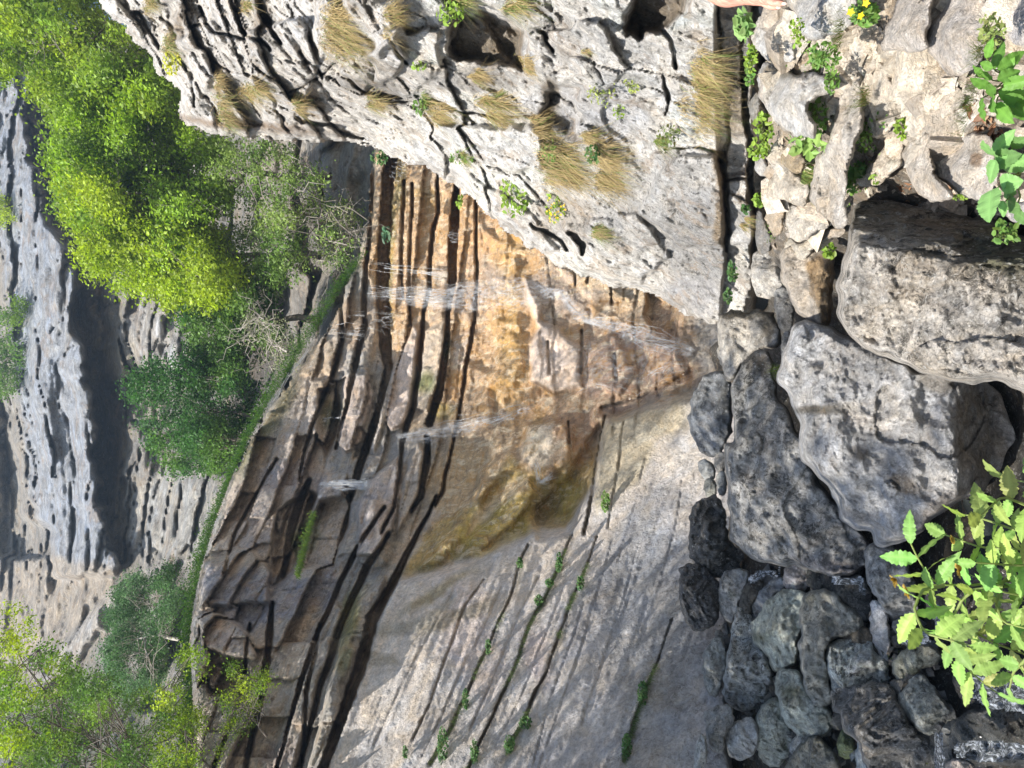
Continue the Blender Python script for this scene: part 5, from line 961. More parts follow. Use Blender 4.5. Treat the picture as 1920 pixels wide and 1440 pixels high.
# ================================================================== TREES AND SHRUBS
def tree(name, label, cat, outline, Y, depth, nspray, per, ls, col, base, seed, col2=None, twig=M_TWIG, limbs=7, lump=1.2, group=None, tw=.006, gaps=.25, trunk_r=.09, droop=.0, bare=0):
    r = np.random.default_rng(seed+300); a = np.array(outline, float); s = Y/FPX; base = np.array(base)
    x = r.uniform(a[:, 0].min(), a[:, 0].max(), nspray*6); y = r.uniform(a[:, 1].min(), a[:, 1].max(), nspray*6)
    sc_ = 110.; nz_ = perlin(np.stack([x/sc_, y/sc_, x*0+seed], -1)); n2 = perlin(np.stack([x/38, y/38, x*0+seed+5], -1)); d = pip_sd(outline, x, y)+nz_*26+n2*26
    ok = (d > 0) & (n2+.5*nz_ > -gaps*1.1+r.normal(0, .12, len(x))); x = x[ok][:nspray]; y = y[ok][:nspray]; m = len(x)
    lumpv = perlin(np.stack([x/70, y/70, x*0+seed+9], -1)); Yc = Y-lump*lumpv*2.2+r.uniform(-.5, .5, m)*depth
    C_ = P(x, y, Yc); cen = C_.mean(0); org = base
    root = empty(name, tuple(org)); T_ = Tubes(); TW = Tubes(); L = Leaves()
    top = cen.copy(); trunk = wig(base, top, 10, .05, r); T_.add(trunk, trunk_r, trunk_r*.3, 8)
    # limbs go from the trunk to clusters of sprays
    ctr = C_[r.choice(m, limbs)]; lim = []
    for c in ctr:
        t = trunk[r.integers(3, 9)]; p = wig(t, c, 8, .10, r); lim.append(p); T_.add(p, trunk_r*.38, trunk_r*.08, 6)
    allp = np.concatenate(lim+[trunk[4:]])
    for i in range(m):
        if r.random() < .15:
            q = allp[np.argmin(((allp-C_[i])**2).sum(1))]
            if np.linalg.norm(q-C_[i]) < 1.4: TW.add(wig(q, C_[i], 5, .15, r), tw, tw*.4, 4)
    outw = unit(C_-cen+np.array([0, -.2, .3])); dr = unit(outw+r.normal(0, .7, (m, 3))+np.array([0, 0, -droop])); ln = ls*s*r.uniform(3.5, 8, m)
    t = r.uniform(-.5, .6, (m, per)); pos = C_[:, None]+dr[:, None]*(t*ln[:, None])[..., None]+r.normal(0, 1, (m, per, 3))*(ln*.16)[:, None, None]
    pos = pos.reshape(-1, 3); n = len(pos)
    nn = unit(r.normal(0, .6, (n, 3))+np.array([-.2, -.3, .8])); u = unit(np.cross(nn, r.normal(size=(n, 3)))); w = np.cross(nn, u)
    cl = np.repeat(r.uniform(.5, 1.4, m), per)[:, None]*r.uniform(.7, 1.3, (n, 1)); c1 = np.array(col); c2 = np.array(col2 if col2 is not None else col)
    mixv = np.repeat(sstep(-.4, .5, perlin(np.stack([x/55, y/55, x*0+seed+13], -1))), per)[:, None]
    L.quads(pos, u, w, ls*s*r.uniform(.6, 1.3, n), ls*s*.62*r.uniform(.7, 1.2, n), (c1*(1-mixv)+c2*mixv)*cl)
    L.build('crown', M_LEAF, root, org); T_.build('trunk', M_BARK if trunk_r > .04 else twig, root, org)
    if bare:
        for i in range(bare):
            q = C_[r.integers(m)]; e = q+unit(r.normal(size=3)*[1, .4, .8]+[0, 0, .2])*ls*s*r.uniform(8, 20); TW.add(wig(q, e, 6, .2, r), tw*1.2, tw*.4, 4)
    if TW.v: TW.build('twigs', twig, root, org)
    return tag(root, label, cat, group)
YG = (.30,.39,.05); FG = (.18,.285,.045); SG = (.13,.22,.05); DKG = (.05,.12,.03)
def B(px, py, Y, dz=0): q = p1(px, py, Y); q[2] += dz; return q
GT = 'trees above the fall'
tree('leafy_tree', 'bright yellow green tree crown in the top left corner of the picture', 'tree', [(-60,-60),(190,-60),(180,0),(215,40),(280,90),(320,150),(260,200),(180,190),(100,225),(60,170),(20,145),(-60,150)], 15.5, 2.4, 3000, 18, 9.5, FG, B(520,40,15.5), 1, YG, group=GT, gaps=.2)
tree('leafy_tree', 'wide dense green tree crown leaning against the outcrop', 'tree', [(100,215),(200,180),(300,140),(345,200),(360,250),(430,275),(430,370),(390,470),(300,500),(200,470),(120,400),(110,330),(95,280)], 16.5, 2.6, 3400, 18, 9, FG, B(620,330,16), 2, (.24,.37,.04), group=GT, gaps=.2)
tree('leafy_tree', 'yellowest tree crown with sunlit tips over the far cliff', 'tree', [(105,340),(180,350),(300,400),(420,440),(440,520),(400,560),(330,565),(290,535),(235,550),(190,520),(150,440)], 15.8, 2.2, 2500, 18, 9, YG, B(600,480,15.6), 3, (.26,.36,.04), group=GT, gaps=.16)
tree('leafy_tree', 'darker green crown hanging below the yellowest one', 'tree', [(340,540),(440,480),(520,500),(530,600),(480,680),(430,700),(380,720),(345,640)], 16.5, 2.0, 1500, 18, 8, SG, B(600,600,16), 4, DKG, group=GT, gaps=.12, limbs=6)
tree('sparse_shrub', 'thin shrub with bare grey twigs where the outcrop ends', 'shrub', [(400,260),(540,300),(650,370),(680,420),(640,500),(600,530),(520,520),(440,470),(400,360)], 14.6, 1.6, 800, 16, 7, (.22,.30,.08), B(670,420,14.6), 5, SG, group='shrubs on the ledge above the fall', gaps=.05, bare=30, tw=.009, trunk_r=.05, limbs=12)
tree('bare_shrub', 'grey leafless shrub hanging over the edge of the fall', 'shrub', [(600,400),(680,380),(700,440),(680,500),(620,500),(590,450)], 14.0, 1.0, 120, 6, 5, (.25,.30,.12), B(690,430,14.2), 6, None, group='shrubs on the ledge above the fall', gaps=.3, bare=60, tw=.008, trunk_r=.03, limbs=8)
tree('bare_shrub', 'pale dry shrub standing on the green ledge edge', 'shrub', [(450,600),(510,590),(560,630),(550,690),(500,710),(460,670)], 14.2, 1.0, 160, 6, 4.5, (.30,.33,.18), B(540,660,14.0), 7, None, group='shrubs on the ledge above the fall', gaps=.3, bare=70, tw=.008, trunk_r=.03, limbs=8)
tree('dark_shrub', 'shaded dark green shrub in front of the deep recess', 'shrub', [(245,740),(290,690),(380,660),(440,700),(480,740),(470,790),(430,820),(300,840),(250,800)], 17, 1.6, 900, 18, 7, DKG, B(490,790,16), 8, (.06,.14,.04), group='shrubs on the ledge above the fall', gaps=.1, trunk_r=.05)
tree('dark_shrub', 'dark green shrub with drooping leaves right above the crest', 'shrub', [(250,790),(330,810),(440,800),(460,830),(430,880),(350,885),(300,850)], 15.5, 1.4, 600, 18, 7, (.06,.14,.04), B(480,820,14.8), 9, (.10,.19,.04), group='shrubs on the ledge above the fall', gaps=.12, trunk_r=.05, twig=M_TWIG)
tree('creeper_bush', 'fine leaved dark bush covering the foot of the pale cliff', 'bush', [(215,1075),(290,1060),(345,1080),(330,1160),(315,1220),(290,1290),(240,1320),(200,1290),(190,1230),(220,1150)], 13.5, 1.2, 1500, 20, 5, (.07,.14,.05), B(340,1200,12.6), 10, (.10,.18,.08), group='bushes on the left of the crest', gaps=.3, trunk_r=.04)
tree('leafy_tree', 'near tree branch with small bright leaves at the lower left corner', 'tree', [(-60,1170),(40,1130),(70,1200),(110,1210),(130,1260),(150,1340),(130,1400),(90,1500),(-60,1520)], 8.5, 2.2, 1000, 16, 7, (.10,.19,.03), B(330,1560,8.2), 11, (.26,.34,.03), group='near trees on the left', gaps=.1, trunk_r=.04, twig=M_BARK)
tree('leafy_tree', 'soft green sapling in front of the diagonal rock layers', 'tree', [(60,1300),(120,1260),(190,1270),(280,1300),(345,1330),(360,1400),(340,1520),(40,1520)], 8.0, 1.8, 1500, 16, 6, (.08,.15,.035), B(370,1540,7.8), 12, (.15,.24,.04), group='near trees on the left', gaps=.12, trunk_r=.03, twig=M_BARK)
tree('leafy_tree', 'slim sapling with yellow lit leaves rising from the crest', 'tree', [(300,1300),(340,1230),(385,1215),(385,1330),(380,1400),(340,1520),(290,1500),(310,1400)], 7.7, 1.2, 330, 14, 6.5, (.15,.25,.03), B(420,1480,7.6), 13, YG, group='near trees on the left', gaps=.1, trunk_r=.02, twig=M_BARK)
tree('leafy_bush', 'yellow green bush growing from the damp recess of the cliff', 'bush', [(430,1250),(500,1240),(505,1290),(480,1340),(440,1420),(400,1440),(410,1350)], 7.6, .8, 300, 12, 5, (.11,.20,.03), B(500,1380,7.7), 14, (.28,.36,.04), group='near trees on the left', gaps=.08, trunk_r=.015, twig=M_BARK)
tree('far_shrub', 'dark green shrub on the far cliff at the left picture edge', 'shrub', [(-60,570),(10,600),(50,680),(40,730),(0,745),(-60,740)], 33, 2, 420, 16, 6, (.10,.19,.04), B(20,760,34), 15, SG, group='shrubs growing on the far cliff', gaps=.3, trunk_r=.06)
tree('far_shrub', 'small bright shrub clinging to the sunlit far cliff', 'shrub', [(15,560),(45,560),(55,600),(30,615),(12,590)], 32, 1, 120, 14, 5, FG, B(50,585,33), 16, None, group='shrubs growing on the far cliff', gaps=.3, trunk_r=.04)
tree('far_shrub', 'yellowish shrub high on the far cliff below the tree crown', 'shrub', [(-20,370),(15,370),(20,410),(0,420),(-20,410)], 33, 1, 120, 14, 5, YG, B(30,395,34), 17, None, group='shrubs growing on the far cliff', gaps=.3, trunk_r=.04)

# grass fringe and moss along the crest of the fall
def fringe(name, label, line, n, ln, cols, wpx, droop=1, seed=0, width=.006, off=.25, surf=None):
    r = np.random.default_rng(seed+40); pts = np.array(line, float); seg = np.hypot(*np.diff(pts[:, :2], axis=0).T); cum = np.concatenate([[0], np.cumsum(seg)]); L = Leaves()
    for i in range(n):
        q = r.uniform(0, cum[-1]); x = np.interp(q, cum, pts[:, 0]); y = np.interp(q, cum, pts[:, 1]); Y = np.interp(q, cum, pts[:, 2]); w = np.interp(q, cum, pts[:, 3])
        x = x-abs(r.normal(0, .45))*w*1.0+w*.15; y = y+r.normal(0, .2)*w
        if surf and perlin(np.array([y/45., x/300., seed+.5])) < -.05: continue
        o = p1(x, y, float(surf(x, y, 1))-.01 if surf else Y+off*r.uniform(-.3, 1)); l = ln*r.uniform(.4, 1.2)
        d0 = unit(np.array([r.normal(0, .4), -.5+r.normal(0, .3), .5])); t = np.linspace(0, 1, 4)[:, None]
        p = o+d0*l*.6*t+np.array([0, 0, -1.0])*l*droop*t**2; L.blade(p, width, np.array(cols[r.integers(len(cols))])*r.uniform(.6, 1.3), unit(np.array([1, .5, r.normal(0, .4)])))
    o = L.build(name, M_GRASS); return tag(o, label, None, None, 'stuff')
crest = [(690,470,14.0,10),(640,535,13.8,24),(600,600,13.5,32),(560,660,13.1,34),(525,715,12.8,30),(490,775,12.4,24),(458,835,12.0,16),(430,900,11.7,12),(398,985,11.2,20),(375,1060,10.6,22),(360,1130,10.0,26),(352,1200,9.4,24),(358,1300,8.7,24),(362,1420,8.1,34),(365,1500,8,40)]
fringe('crest_grass', 'short green grass and moss along the crest of the fall', crest, 15000, .16, [(.08,.17,.03), (.11,.22,.03), (.05,.12,.03)], 1, .5, 1, .012, .35)
fringe('ledge_moss', 'green moss hanging in the damp recesses of the cliff', [(560,1080,8.9,10),(575,1010,9.3,14),(590,960,9.6,10)], 900, .12, [(.08,.15,.02), (.13,.2,.02)], 1, .9, 2, .010, .1)
for i_, ln_ in enumerate(([(990,1020),(973,1060),(953,1133),(917,1207),(893,1260),(873,1310),(840,1377),(807,1433)], [(1073,1003),(1050,1057),(1023,1120),(993,1173),(967,1250),(940,1307)], [(1103,1057),(1070,1133),(1047,1193)], [(1007,1293),(980,1357),(953,1403),(940,1440)], [(930,1330),(893,1410),(870,1450)], [(1233,1243),(1207,1303),(1180,1387),(1170,1427)])):
    fringe('slab_grass', 'thin grass trailing from a crack of the slab', [(x, y, 7, 9) for x, y in ln_], 700, .075, [(.08,.13,.03), (.12,.15,.05), (.06,.10,.03)], 1, .9, 10+i_, .004, .02, T_wall.surf)

# ================================================================== WATER
mt, n_, l_, b_ = nodes('white_water'); b_.inputs['Base Color'].default_value = (.86,.88,.9,1); b_.inputs['Roughness'].default_value = .15; b_.inputs['Transmission Weight'].default_value = .45; b_.inputs['IOR'].default_value = 1.2; M_FOAM = mt
mt, n_, l_, b_ = nodes('clear_water'); b_.inputs['Base Color'].default_value = (.05,.06,.06,1); b_.inputs['Roughness'].default_value = .04; b_.inputs['Specular IOR Level'].default_value = .9
tx = n_.new('ShaderNodeTexNoise'); tx.inputs['Scale'].default_value = 14; tx.inputs['Detail'].default_value = 5; bp = n_.new('ShaderNodeBump'); bp.inputs['Strength'].default_value = .5; bp.inputs['Distance'].default_value = .03; l_.new(tx.outputs[0], bp.inputs['Height']); l_.new(bp.outputs[0], b_.inputs['Normal']); M_POOL = mt
def TW_(x, y): return float(T_wall(np.array([float(x)]), np.array([float(y)]))[0])
W = Tubes()
def strands(path, n, spread, off, rad, seed, frac=(0, 1), seglen=.5):
    """broken threads of water running along path (photo pixels + distance in front of the wall)"""
    r = np.random.default_rng(seed); pts = np.array(path, float); seg = np.hypot(*np.diff(pts[:, :2], axis=0).T); cum = np.concatenate([[0], np.cumsum(seg)]); 
    for i in range(n):
        q0 = r.uniform(0, cum[-1]*.9); q1 = min(cum[-1], q0+cum[-1]*seglen*r.uniform(.1, 1)); k = max(4, int((q1-q0)/7)); q = np.linspace(q0, q1, k)
        x = np.interp(q, cum, pts[:, 0]); y = np.interp(q, cum, pts[:, 1]); sp = np.interp(q, cum, pts[:, 2]); fo = np.interp(q, cum, pts[:, 3])
        o = r.normal(0, .42); jit = np.cumsum(r.normal(0, .09, k)); tx_ = np.interp(q, cum, np.gradient(pts[:, 0])); ty_ = np.interp(q, cum, np.gradient(pts[:, 1])); nl = np.hypot(tx_, ty_)+1e-6
        x = x-ty_/nl*(o+jit)*sp; y = y+tx_/nl*(o+jit)*sp
        Yw = np.minimum(T_wall(x, y)-fo*.5, T_wall.surf(x, y, 2)-.06); W.add(P(x, y, Yw-r.uniform(0, .03)), rad*r.uniform(.3, 1.3), rad*r.uniform(.1, .5), 4)
# path rows: px, py, spread, distance in front of the wall
strands([(688,548,14,.25),(740,552,18,.22),(800,556,22,.25),(870,560,26,.2)], 70, 1, .1, .0028, 1, seglen=.8)
strands([(820,556,34,.15),(900,556,50,.2),(980,548,40,.22),(1030,545,24,.22)], 60, 1, .1, .0022, 2, seglen=.35)
strands([(1020,545,10,.2),(1055,548,9,.2),(1070,575,8,.2),(1100,600,10,.25),(1150,610,16,.28),(1210,630,22,.3),(1280,648,16,.3),(1300,660,10,.3)], 110, 1, .1, .0028, 3, seglen=.3)
strands([(690,500,8,.25),(760,505,10,.25),(840,515,16,.25)], 26, 1, .1, .003, 4, seglen=.8)
strands([(650,590,8,.4),(684,592,8,.4)], 14, 1, .1, .003, 5, seglen=.9); strands([(620,622,12,.4),(684,625,14,.4)], 26, 1, .1, .003, 6, seglen=.9); strands([(690,600,30,.3),(735,605,34,.3)], 26, 1, .1, .0028, 7, seglen=.9)
strands([(740,820,8,.45),(790,810,8,.3),(850,800,16,.2),(920,785,18,.2),(985,762,10,.2)], 40, 1, .1, .0032, 8, seglen=.4)
strands([(598,925,4,.35),(615,906,5,.5),(690,908,10,.5),(692,915,8,.5)], 60, 1, .1, .004, 9, seglen=.7); strands([(600,790,6,.3),(640,785,12,.3)], 12, 1, .1, .003, 10)
strands([(1100,700,30,.25),(1180,720,40,.25),(1260,690,30,.25)], 20, 1, .1, .003, 11, seglen=.3); strands([(1000,860,8,.35),(1012,905,6,.35),(1040,890,10,.35)], 40, 1, .1, .003, 12)
strands([(735,310,26,.2),(760,320,30,.2)], 40, 1, .1, .003, 13, seglen=.9); strands([(840,440,14,.2),(860,445,14,.2)], 20, 1, .1, .003, 14, seglen=.9)
strands([(578,655,4,.3),(560,680,4,.3),(540,705,4,.3),(520,740,5,.3),(498,775,5,.3)], 60, 1, .1, .005, 15, seglen=.3)
mt, n_, l_, b_ = nodes('water_film'); b_.inputs['Base Color'].default_value = (.88,.9,.93,1); b_.inputs['Roughness'].default_value = .12
tc_ = n_.new('ShaderNodeTexCoord'); mp_ = n_.new('ShaderNodeMapping'); mp_.inputs['Scale'].default_value = (26, 26, 2.2); l_.new(tc_.outputs['Object'], mp_.inputs['Vector']); tx = n_.new('ShaderNodeTexNoise'); tx.inputs['Scale'].default_value = 1; tx.inputs['Detail'].default_value = 8; tx.inputs['Roughness'].default_value = .75; tx.inputs['Distortion'].default_value = .5; l_.new(mp_.outputs[0], tx.inputs['Vector'])
A_ = n_.new('ShaderNodeAttribute'); A_.attribute_name = 'Col'; mr_ = n_.new('ShaderNodeMapRange'); mr_.inputs[1].default_value = .44; mr_.inputs[2].default_value = .66; l_.new(tx.outputs[0], mr_.inputs[0]); ml_ = n_.new('ShaderNodeMath'); ml_.operation = 'MULTIPLY'; l_.new(mr_.outputs[0], ml_.inputs[0]); l_.new(A_.outputs['Fac'], ml_.inputs[1]); l_.new(ml_.outputs[0], b_.inputs['Alpha'])
bp = n_.new('ShaderNodeBump'); bp.inputs['Strength'].default_value = 1; bp.inputs['Distance'].default_value = .02; l_.new(tx.outputs[0], bp.inputs['Height']); l_.new(bp.outputs[0], b_.inputs['Normal']); M_FILM = mt
def film(name, poly, off, dens, lab, soft=10):
    a = np.array(poly, float); st = 3; X, Zz = np.meshgrid(np.arange(a[:, 0].min()-6, a[:, 0].max()+6, st), np.arange(a[:, 1].min()-6, a[:, 1].max()+6, st), indexing='ij'); x = X.ravel(); y = Zz.ravel()
    nz = perlin(np.stack([x/30, y/12, x*0+3], -1)); d = pip_sd(poly, x, y)+nz*5; V = P(x, y, np.minimum(T_wall(x, y)-off*.4, T_wall.surf(x, y, 2)-.05)-.04*nz); k = np.arange(x.size).reshape(X.shape); ins = (d > -2).reshape(X.shape); c = ins[:-1, :-1] & ins[1:, 1:] & ins[1:, :-1] & ins[:-1, 1:]
    f = np.stack([k[:-1, :-1][c], k[1:, :-1][c], k[1:, 1:][c], k[:-1, 1:][c]], 1); al = np.clip(sstep(-1, soft, d)*dens, 0, 1); return tag(mesh_np(name, V, [f], M_FILM, None, np.repeat(al[:, None], 3, 1)), lab, None, None, 'structure')
film('waterfall_film', [(686,535),(700,535),(780,540),(860,530),(960,515),(1010,525),(1050,540),(1060,560),(990,575),(880,590),(760,575),(686,560)], .42, .42, 'thin veil of the main fall')
film('waterfall_film', [(1010,535),(1060,540),(1085,575),(1130,595),(1220,620),(1300,650),(1300,672),(1210,655),(1130,620),(1080,605),(1050,565),(1010,555)], .5, .6, 'white water running along the lip to the pool', 7)
film('waterfall_film', [(736,812),(800,800),(880,785),(960,765),(1000,755),(1000,775),(900,810),(800,835),(740,830)], .42, .5, 'veil of the second fall')
film('waterfall_film', [(595,905),(615,898),(690,900),(694,922),(615,916),(598,935)], .55, 1.0, 'spout of water over the dark ledge', 6)
film('waterfall_film', [(1060,640),(1180,620),(1290,660),(1290,700),(1150,740),(1080,740)], .36, .3, 'film of water on the lower rock step')
wf = W.build('waterfall', M_FOAM); tag(wf, 'white threads of water sliding down the wall', kind='structure')
def water_patch(name, poly, Y0, Y1, lab, mat=M_POOL, rip=.02, seed=0):
    a = np.array(poly, float); st = 4; X, Zz = np.meshgrid(np.arange(a[:, 0].min(), a[:, 0].max(), st), np.arange(a[:, 1].min(), a[:, 1].max(), st), indexing='ij')
    d = pip_sd(poly, X, Zz); t = (X-a[:, 0].min())/np.ptp(a[:, 0]); gY = min(ray_ground(a[:, 0].mean(), min(a[:, 1].mean(), 1440)), (Y0+Y1)/2)-.12; Yv = gY+(Y0-Y1)*(.5-t); ins = d > 0; cell = ins[:-1, :-1] & ins[1:, 1:] & ins[1:, :-1] & ins[:-1, 1:]
    V = P(X.ravel(), Zz.ravel(), (Yv+rip*perlin(np.stack([X/18, Zz/18, X*0+seed], -1))).ravel()); ii_ = np.arange(X.size).reshape(X.shape)
    f = np.stack([ii_[:-1, :-1][cell], ii_[1:, :-1][cell], ii_[1:, 1:][cell], ii_[:-1, 1:][cell]], 1); o = mesh_np(name, V, [f], mat); return tag(o, lab, None, None, 'structure')
# still water in the low stream bed: one level sheet between the boulders
gy_, gx_ = np.meshgrid(np.arange(2.2, 6.6, .05), np.arange(-3.4, -.55, .05)); gv = np.column_stack([gx_.ravel(), gy_.ravel(), (-.02+.045*(gy_-3)).ravel()+.012*perlin(np.column_stack([gx_.ravel()*4, gy_.ravel()*4, gx_.ravel()*0]))])
gi = np.arange(gx_.size).reshape(gx_.shape); wp = mesh_np('stream_water', gv, [np.stack([gi[:-1, :-1], gi[1:, :-1], gi[1:, 1:], gi[:-1, 1:]], -1).reshape(-1, 4)], M_POOL); tag(wp, 'dark stream water between the boulders', kind='structure')
mt, n_, l_, b_ = nodes('rushing_water'); b_.inputs['Roughness'].default_value = .08; b_.inputs['Specular IOR Level'].default_value = .9
tc_ = n_.new('ShaderNodeTexCoord'); mp_ = n_.new('ShaderNodeMapping'); mp_.inputs['Scale'].default_value = (60, 60, 9); l_.new(tc_.outputs['Object'], mp_.inputs['Vector']); tx = n_.new('ShaderNodeTexNoise'); tx.inputs['Scale'].default_value = 1; tx.inputs['Detail'].default_value = 6; tx.inputs['Roughness'].default_value = .75; l_.new(mp_.outputs[0], tx.inputs['Vector'])
cr_ = n_.new('ShaderNodeValToRGB'); cr_.color_ramp.elements[0].position = .47; cr_.color_ramp.elements[0].color = (.03,.035,.035,1); cr_.color_ramp.elements[1].position = .66; cr_.color_ramp.elements[1].color = (.75,.8,.88,1); l_.new(tx.outputs[0], cr_.inputs[0]); l_.new(cr_.outputs[0], b_.inputs['Base Color'])
bp = n_.new('ShaderNodeBump'); bp.inputs['Strength'].default_value = 1; bp.inputs['Distance'].default_value = .03; l_.new(tx.outputs[0], bp.inputs['Height']); l_.new(bp.outputs[0], b_.inputs['Normal']); M_RUSH = mt
water_patch('running_water', [(1395,1085),(1425,1066),(1458,1068),(1462,1095),(1452,1092),(1440,1080),(1410,1098)], 6.0, 5.8, 'foaming water below the dark pool hole', M_RUSH, .05, 1)
water_patch('running_water', [(1455,1052),(1466,1052),(1465,1090),(1456,1088)], 5.9, 5.9, 'thin fall beside the pinkish stone', M_RUSH, .03, 2)
water_patch('running_water', [(1555,1078),(1600,1082),(1618,1076),(1626,1120),(1612,1118),(1608,1098),(1560,1096)], 4.9, 4.75, 'narrow bright fall above the black boulder', M_RUSH, .05, 3)
water_patch('running_water', [(1682,1180),(1700,1172),(1742,1185),(1748,1206),(1720,1212),(1688,1208)], 4.2, 4.0, 'foaming water in the channel', M_RUSH, .06, 4)
water_patch('running_water', [(1745,1130),(1768,1135),(1770,1185),(1752,1190)], 3.9, 3.8, 'white water under the ash leaves', M_RUSH, .05, 5)
water_patch('running_water', [(1752,1370),(1768,1372),(1775,1450),(1752,1450)], 3.75, 3.6, 'smooth blue fall at the bottom edge', M_RUSH, .02, 6)
water_patch('running_water', [(1785,1392),(1850,1385),(1930,1395),(1930,1425),(1850,1432),(1790,1422)], 3.5, 3.2, 'bright water at the bottom right corner', M_RUSH, .06, 7)
water_patch('running_water', [(1800,1268),(1860,1262),(1930,1290),(1930,1340),(1850,1330),(1810,1300)], 3.4, 3.1, 'water running over the black wet boulder', M_RUSH, .06, 8)

# ---- the tree outside the picture that shades the pile of boulders
def shade_tree():
    r = np.random.default_rng(9); base = np.array([-7.4, 1.2, 2.2]); root = empty('shade_tree', tuple(base)); T_ = Tubes(); L = Leaves()
    cen = np.array([-2.3, 5.6, .8])+SUN*8.5; tr = wig(base, cen, 10, .04, r); T_.add(tr, .16, .06, 8)
    m = 1500; k = r.normal(size=(m, 3)); k = unit(k)*(r.random(m)**.4)[:, None]*np.array([2.7, 2.6, 1.6]); C_ = cen+k; ok = perlin(C_*.9) > -.12; C_ = C_[ok]; m = len(C_)
    for i in range(26): T_.add(wig(tr[r.integers(5, 9)], C_[r.integers(m)], 7, .1, r), .04, .01, 5)
    per = 16; pos = (C_[:, None]+r.normal(0, .16, (m, per, 3))).reshape(-1, 3); n = len(pos); nn = unit(r.normal(0, .6, (n, 3))+[0, 0, .8]); u = unit(np.cross(nn, r.normal(size=(n, 3)))); w = np.cross(nn, u)
    L.quads(pos, u, w, r.uniform(.08, .14, n), r.uniform(.05, .09, n), np.array([.12, .2, .04])*r.uniform(.7, 1.3, (n, 1)))
    L.build('crown', M_LEAF, root, base); T_.build('trunk', M_BARK, root, base); tag(root, 'leafy tree leaning over the stream from the left bank', 'tree')
shade_tree()

# small creeping leaves between the stones of the bank (uncountable)
def cover(name, label, polys, n, ls, cols, seed):
    r = np.random.default_rng(seed); L = Leaves(); C_ = []
    for poly, k in polys:
        a = np.array(poly, float); x = r.uniform(a[:, 0].min(), a[:, 0].max(), k*4); y = r.uniform(a[:, 1].min(), a[:, 1].max(), k*4)
        w = perlin(np.stack([x/30, y/30, x*0+seed], -1)); ok = (pip_sd(poly, x, y) > 0) & (w > .0); x = x[ok][:k]; y = y[ok][:k]
        for i in range(len(x)):
            Y = ray_ground(x[i], y[i]); c = p1(x[i], y[i], Y); c[2] += r.uniform(.01, .05); C_.append(c)
    C_ = np.array(C_); n = len(C_); nn = unit(r.normal(0, .5, (n, 3))+[0, -.3, .8]); u = unit(np.cross(nn, r.normal(size=(n, 3)))); w = np.cross(nn, u)
    L.quads(C_, u, w, ls*r.uniform(.5, 1.4, n), ls*.6*r.uniform(.6, 1.2, n), np.array(cols)[r.integers(0, len(cols), n)]*r.uniform(.6, 1.3, (n, 1)))
    return tag(L.build(name, M_LEAF), label, None, None, 'stuff')
cover('ground_cover', 'tiny creeping green leaves between the bank stones', [([(1470,40),(1560,60),(1570,170),(1500,200),(1460,120)], 500), ([(1500,180),(1560,180),(1560,330),(1490,330)], 400), ([(1590,140),(1650,130),(1680,330),(1590,390)], 500), ([(1400,20),(1430,60),(1425,420),(1395,400)], 450), ([(1820,10),(1890,10),(1880,110),(1820,100)], 260), ([(1440,380),(1470,440),(1430,470)], 100)], 0, .016, [(.10,.20,.04), (.16,.27,.05), (.2,.3,.08)], 5)
cover('moss', 'dark moss and algae between the shaded stones of the stream', [([(1340,1100),(1500,1080),(1700,1180),(1760,1440),(1330,1440)], 900)], 0, .014, [(.05,.08,.02), (.08,.10,.03)], 6)

# ================================================================== THE PERSON at the right edge of the view (only a forearm and hand reach in)
def skin_mesh(name, joints, bones, mat, parent, org, sub=2, root_i=0):
    me = bpy.data.meshes.new(name); me.from_pydata([tuple(np.array(j[:3])-org) for j in joints], bones, []); me.materials.append(mat)
    o = bpy.data.objects.new(name, me); COL.objects.link(o); o.parent = parent
    md = o.modifiers.new('Skin', 'SKIN'); md.use_smooth_shade = True
    for i, j in enumerate(joints):
        sv = me.skin_vertices[0].data[i]; sv.radius = (j[3], j[3]*(j[4] if len(j) > 4 else 1)); sv.use_root = (i == root_i)
    sb = o.modifiers.new('Subdivision', 'SUBSURF'); sb.levels = sub; sb.render_levels = sub
    return o
M_SKIN = plain('skin', (.62,.30,.22), .5, .15, 60); M_SHIRT = plain('shirt_cloth', (.10,.13,.18), .9, .3, 90); M_PANTS = plain('trouser_cloth', (.13,.12,.10), .9, .3, 90); M_HAIR = plain('hair', (.06,.04,.03), .7, .5, 120); M_SHOE = plain('shoe_leather', (.08,.07,.06), .6); M_NAIL = plain('nail', (.80,.55,.48), .3)
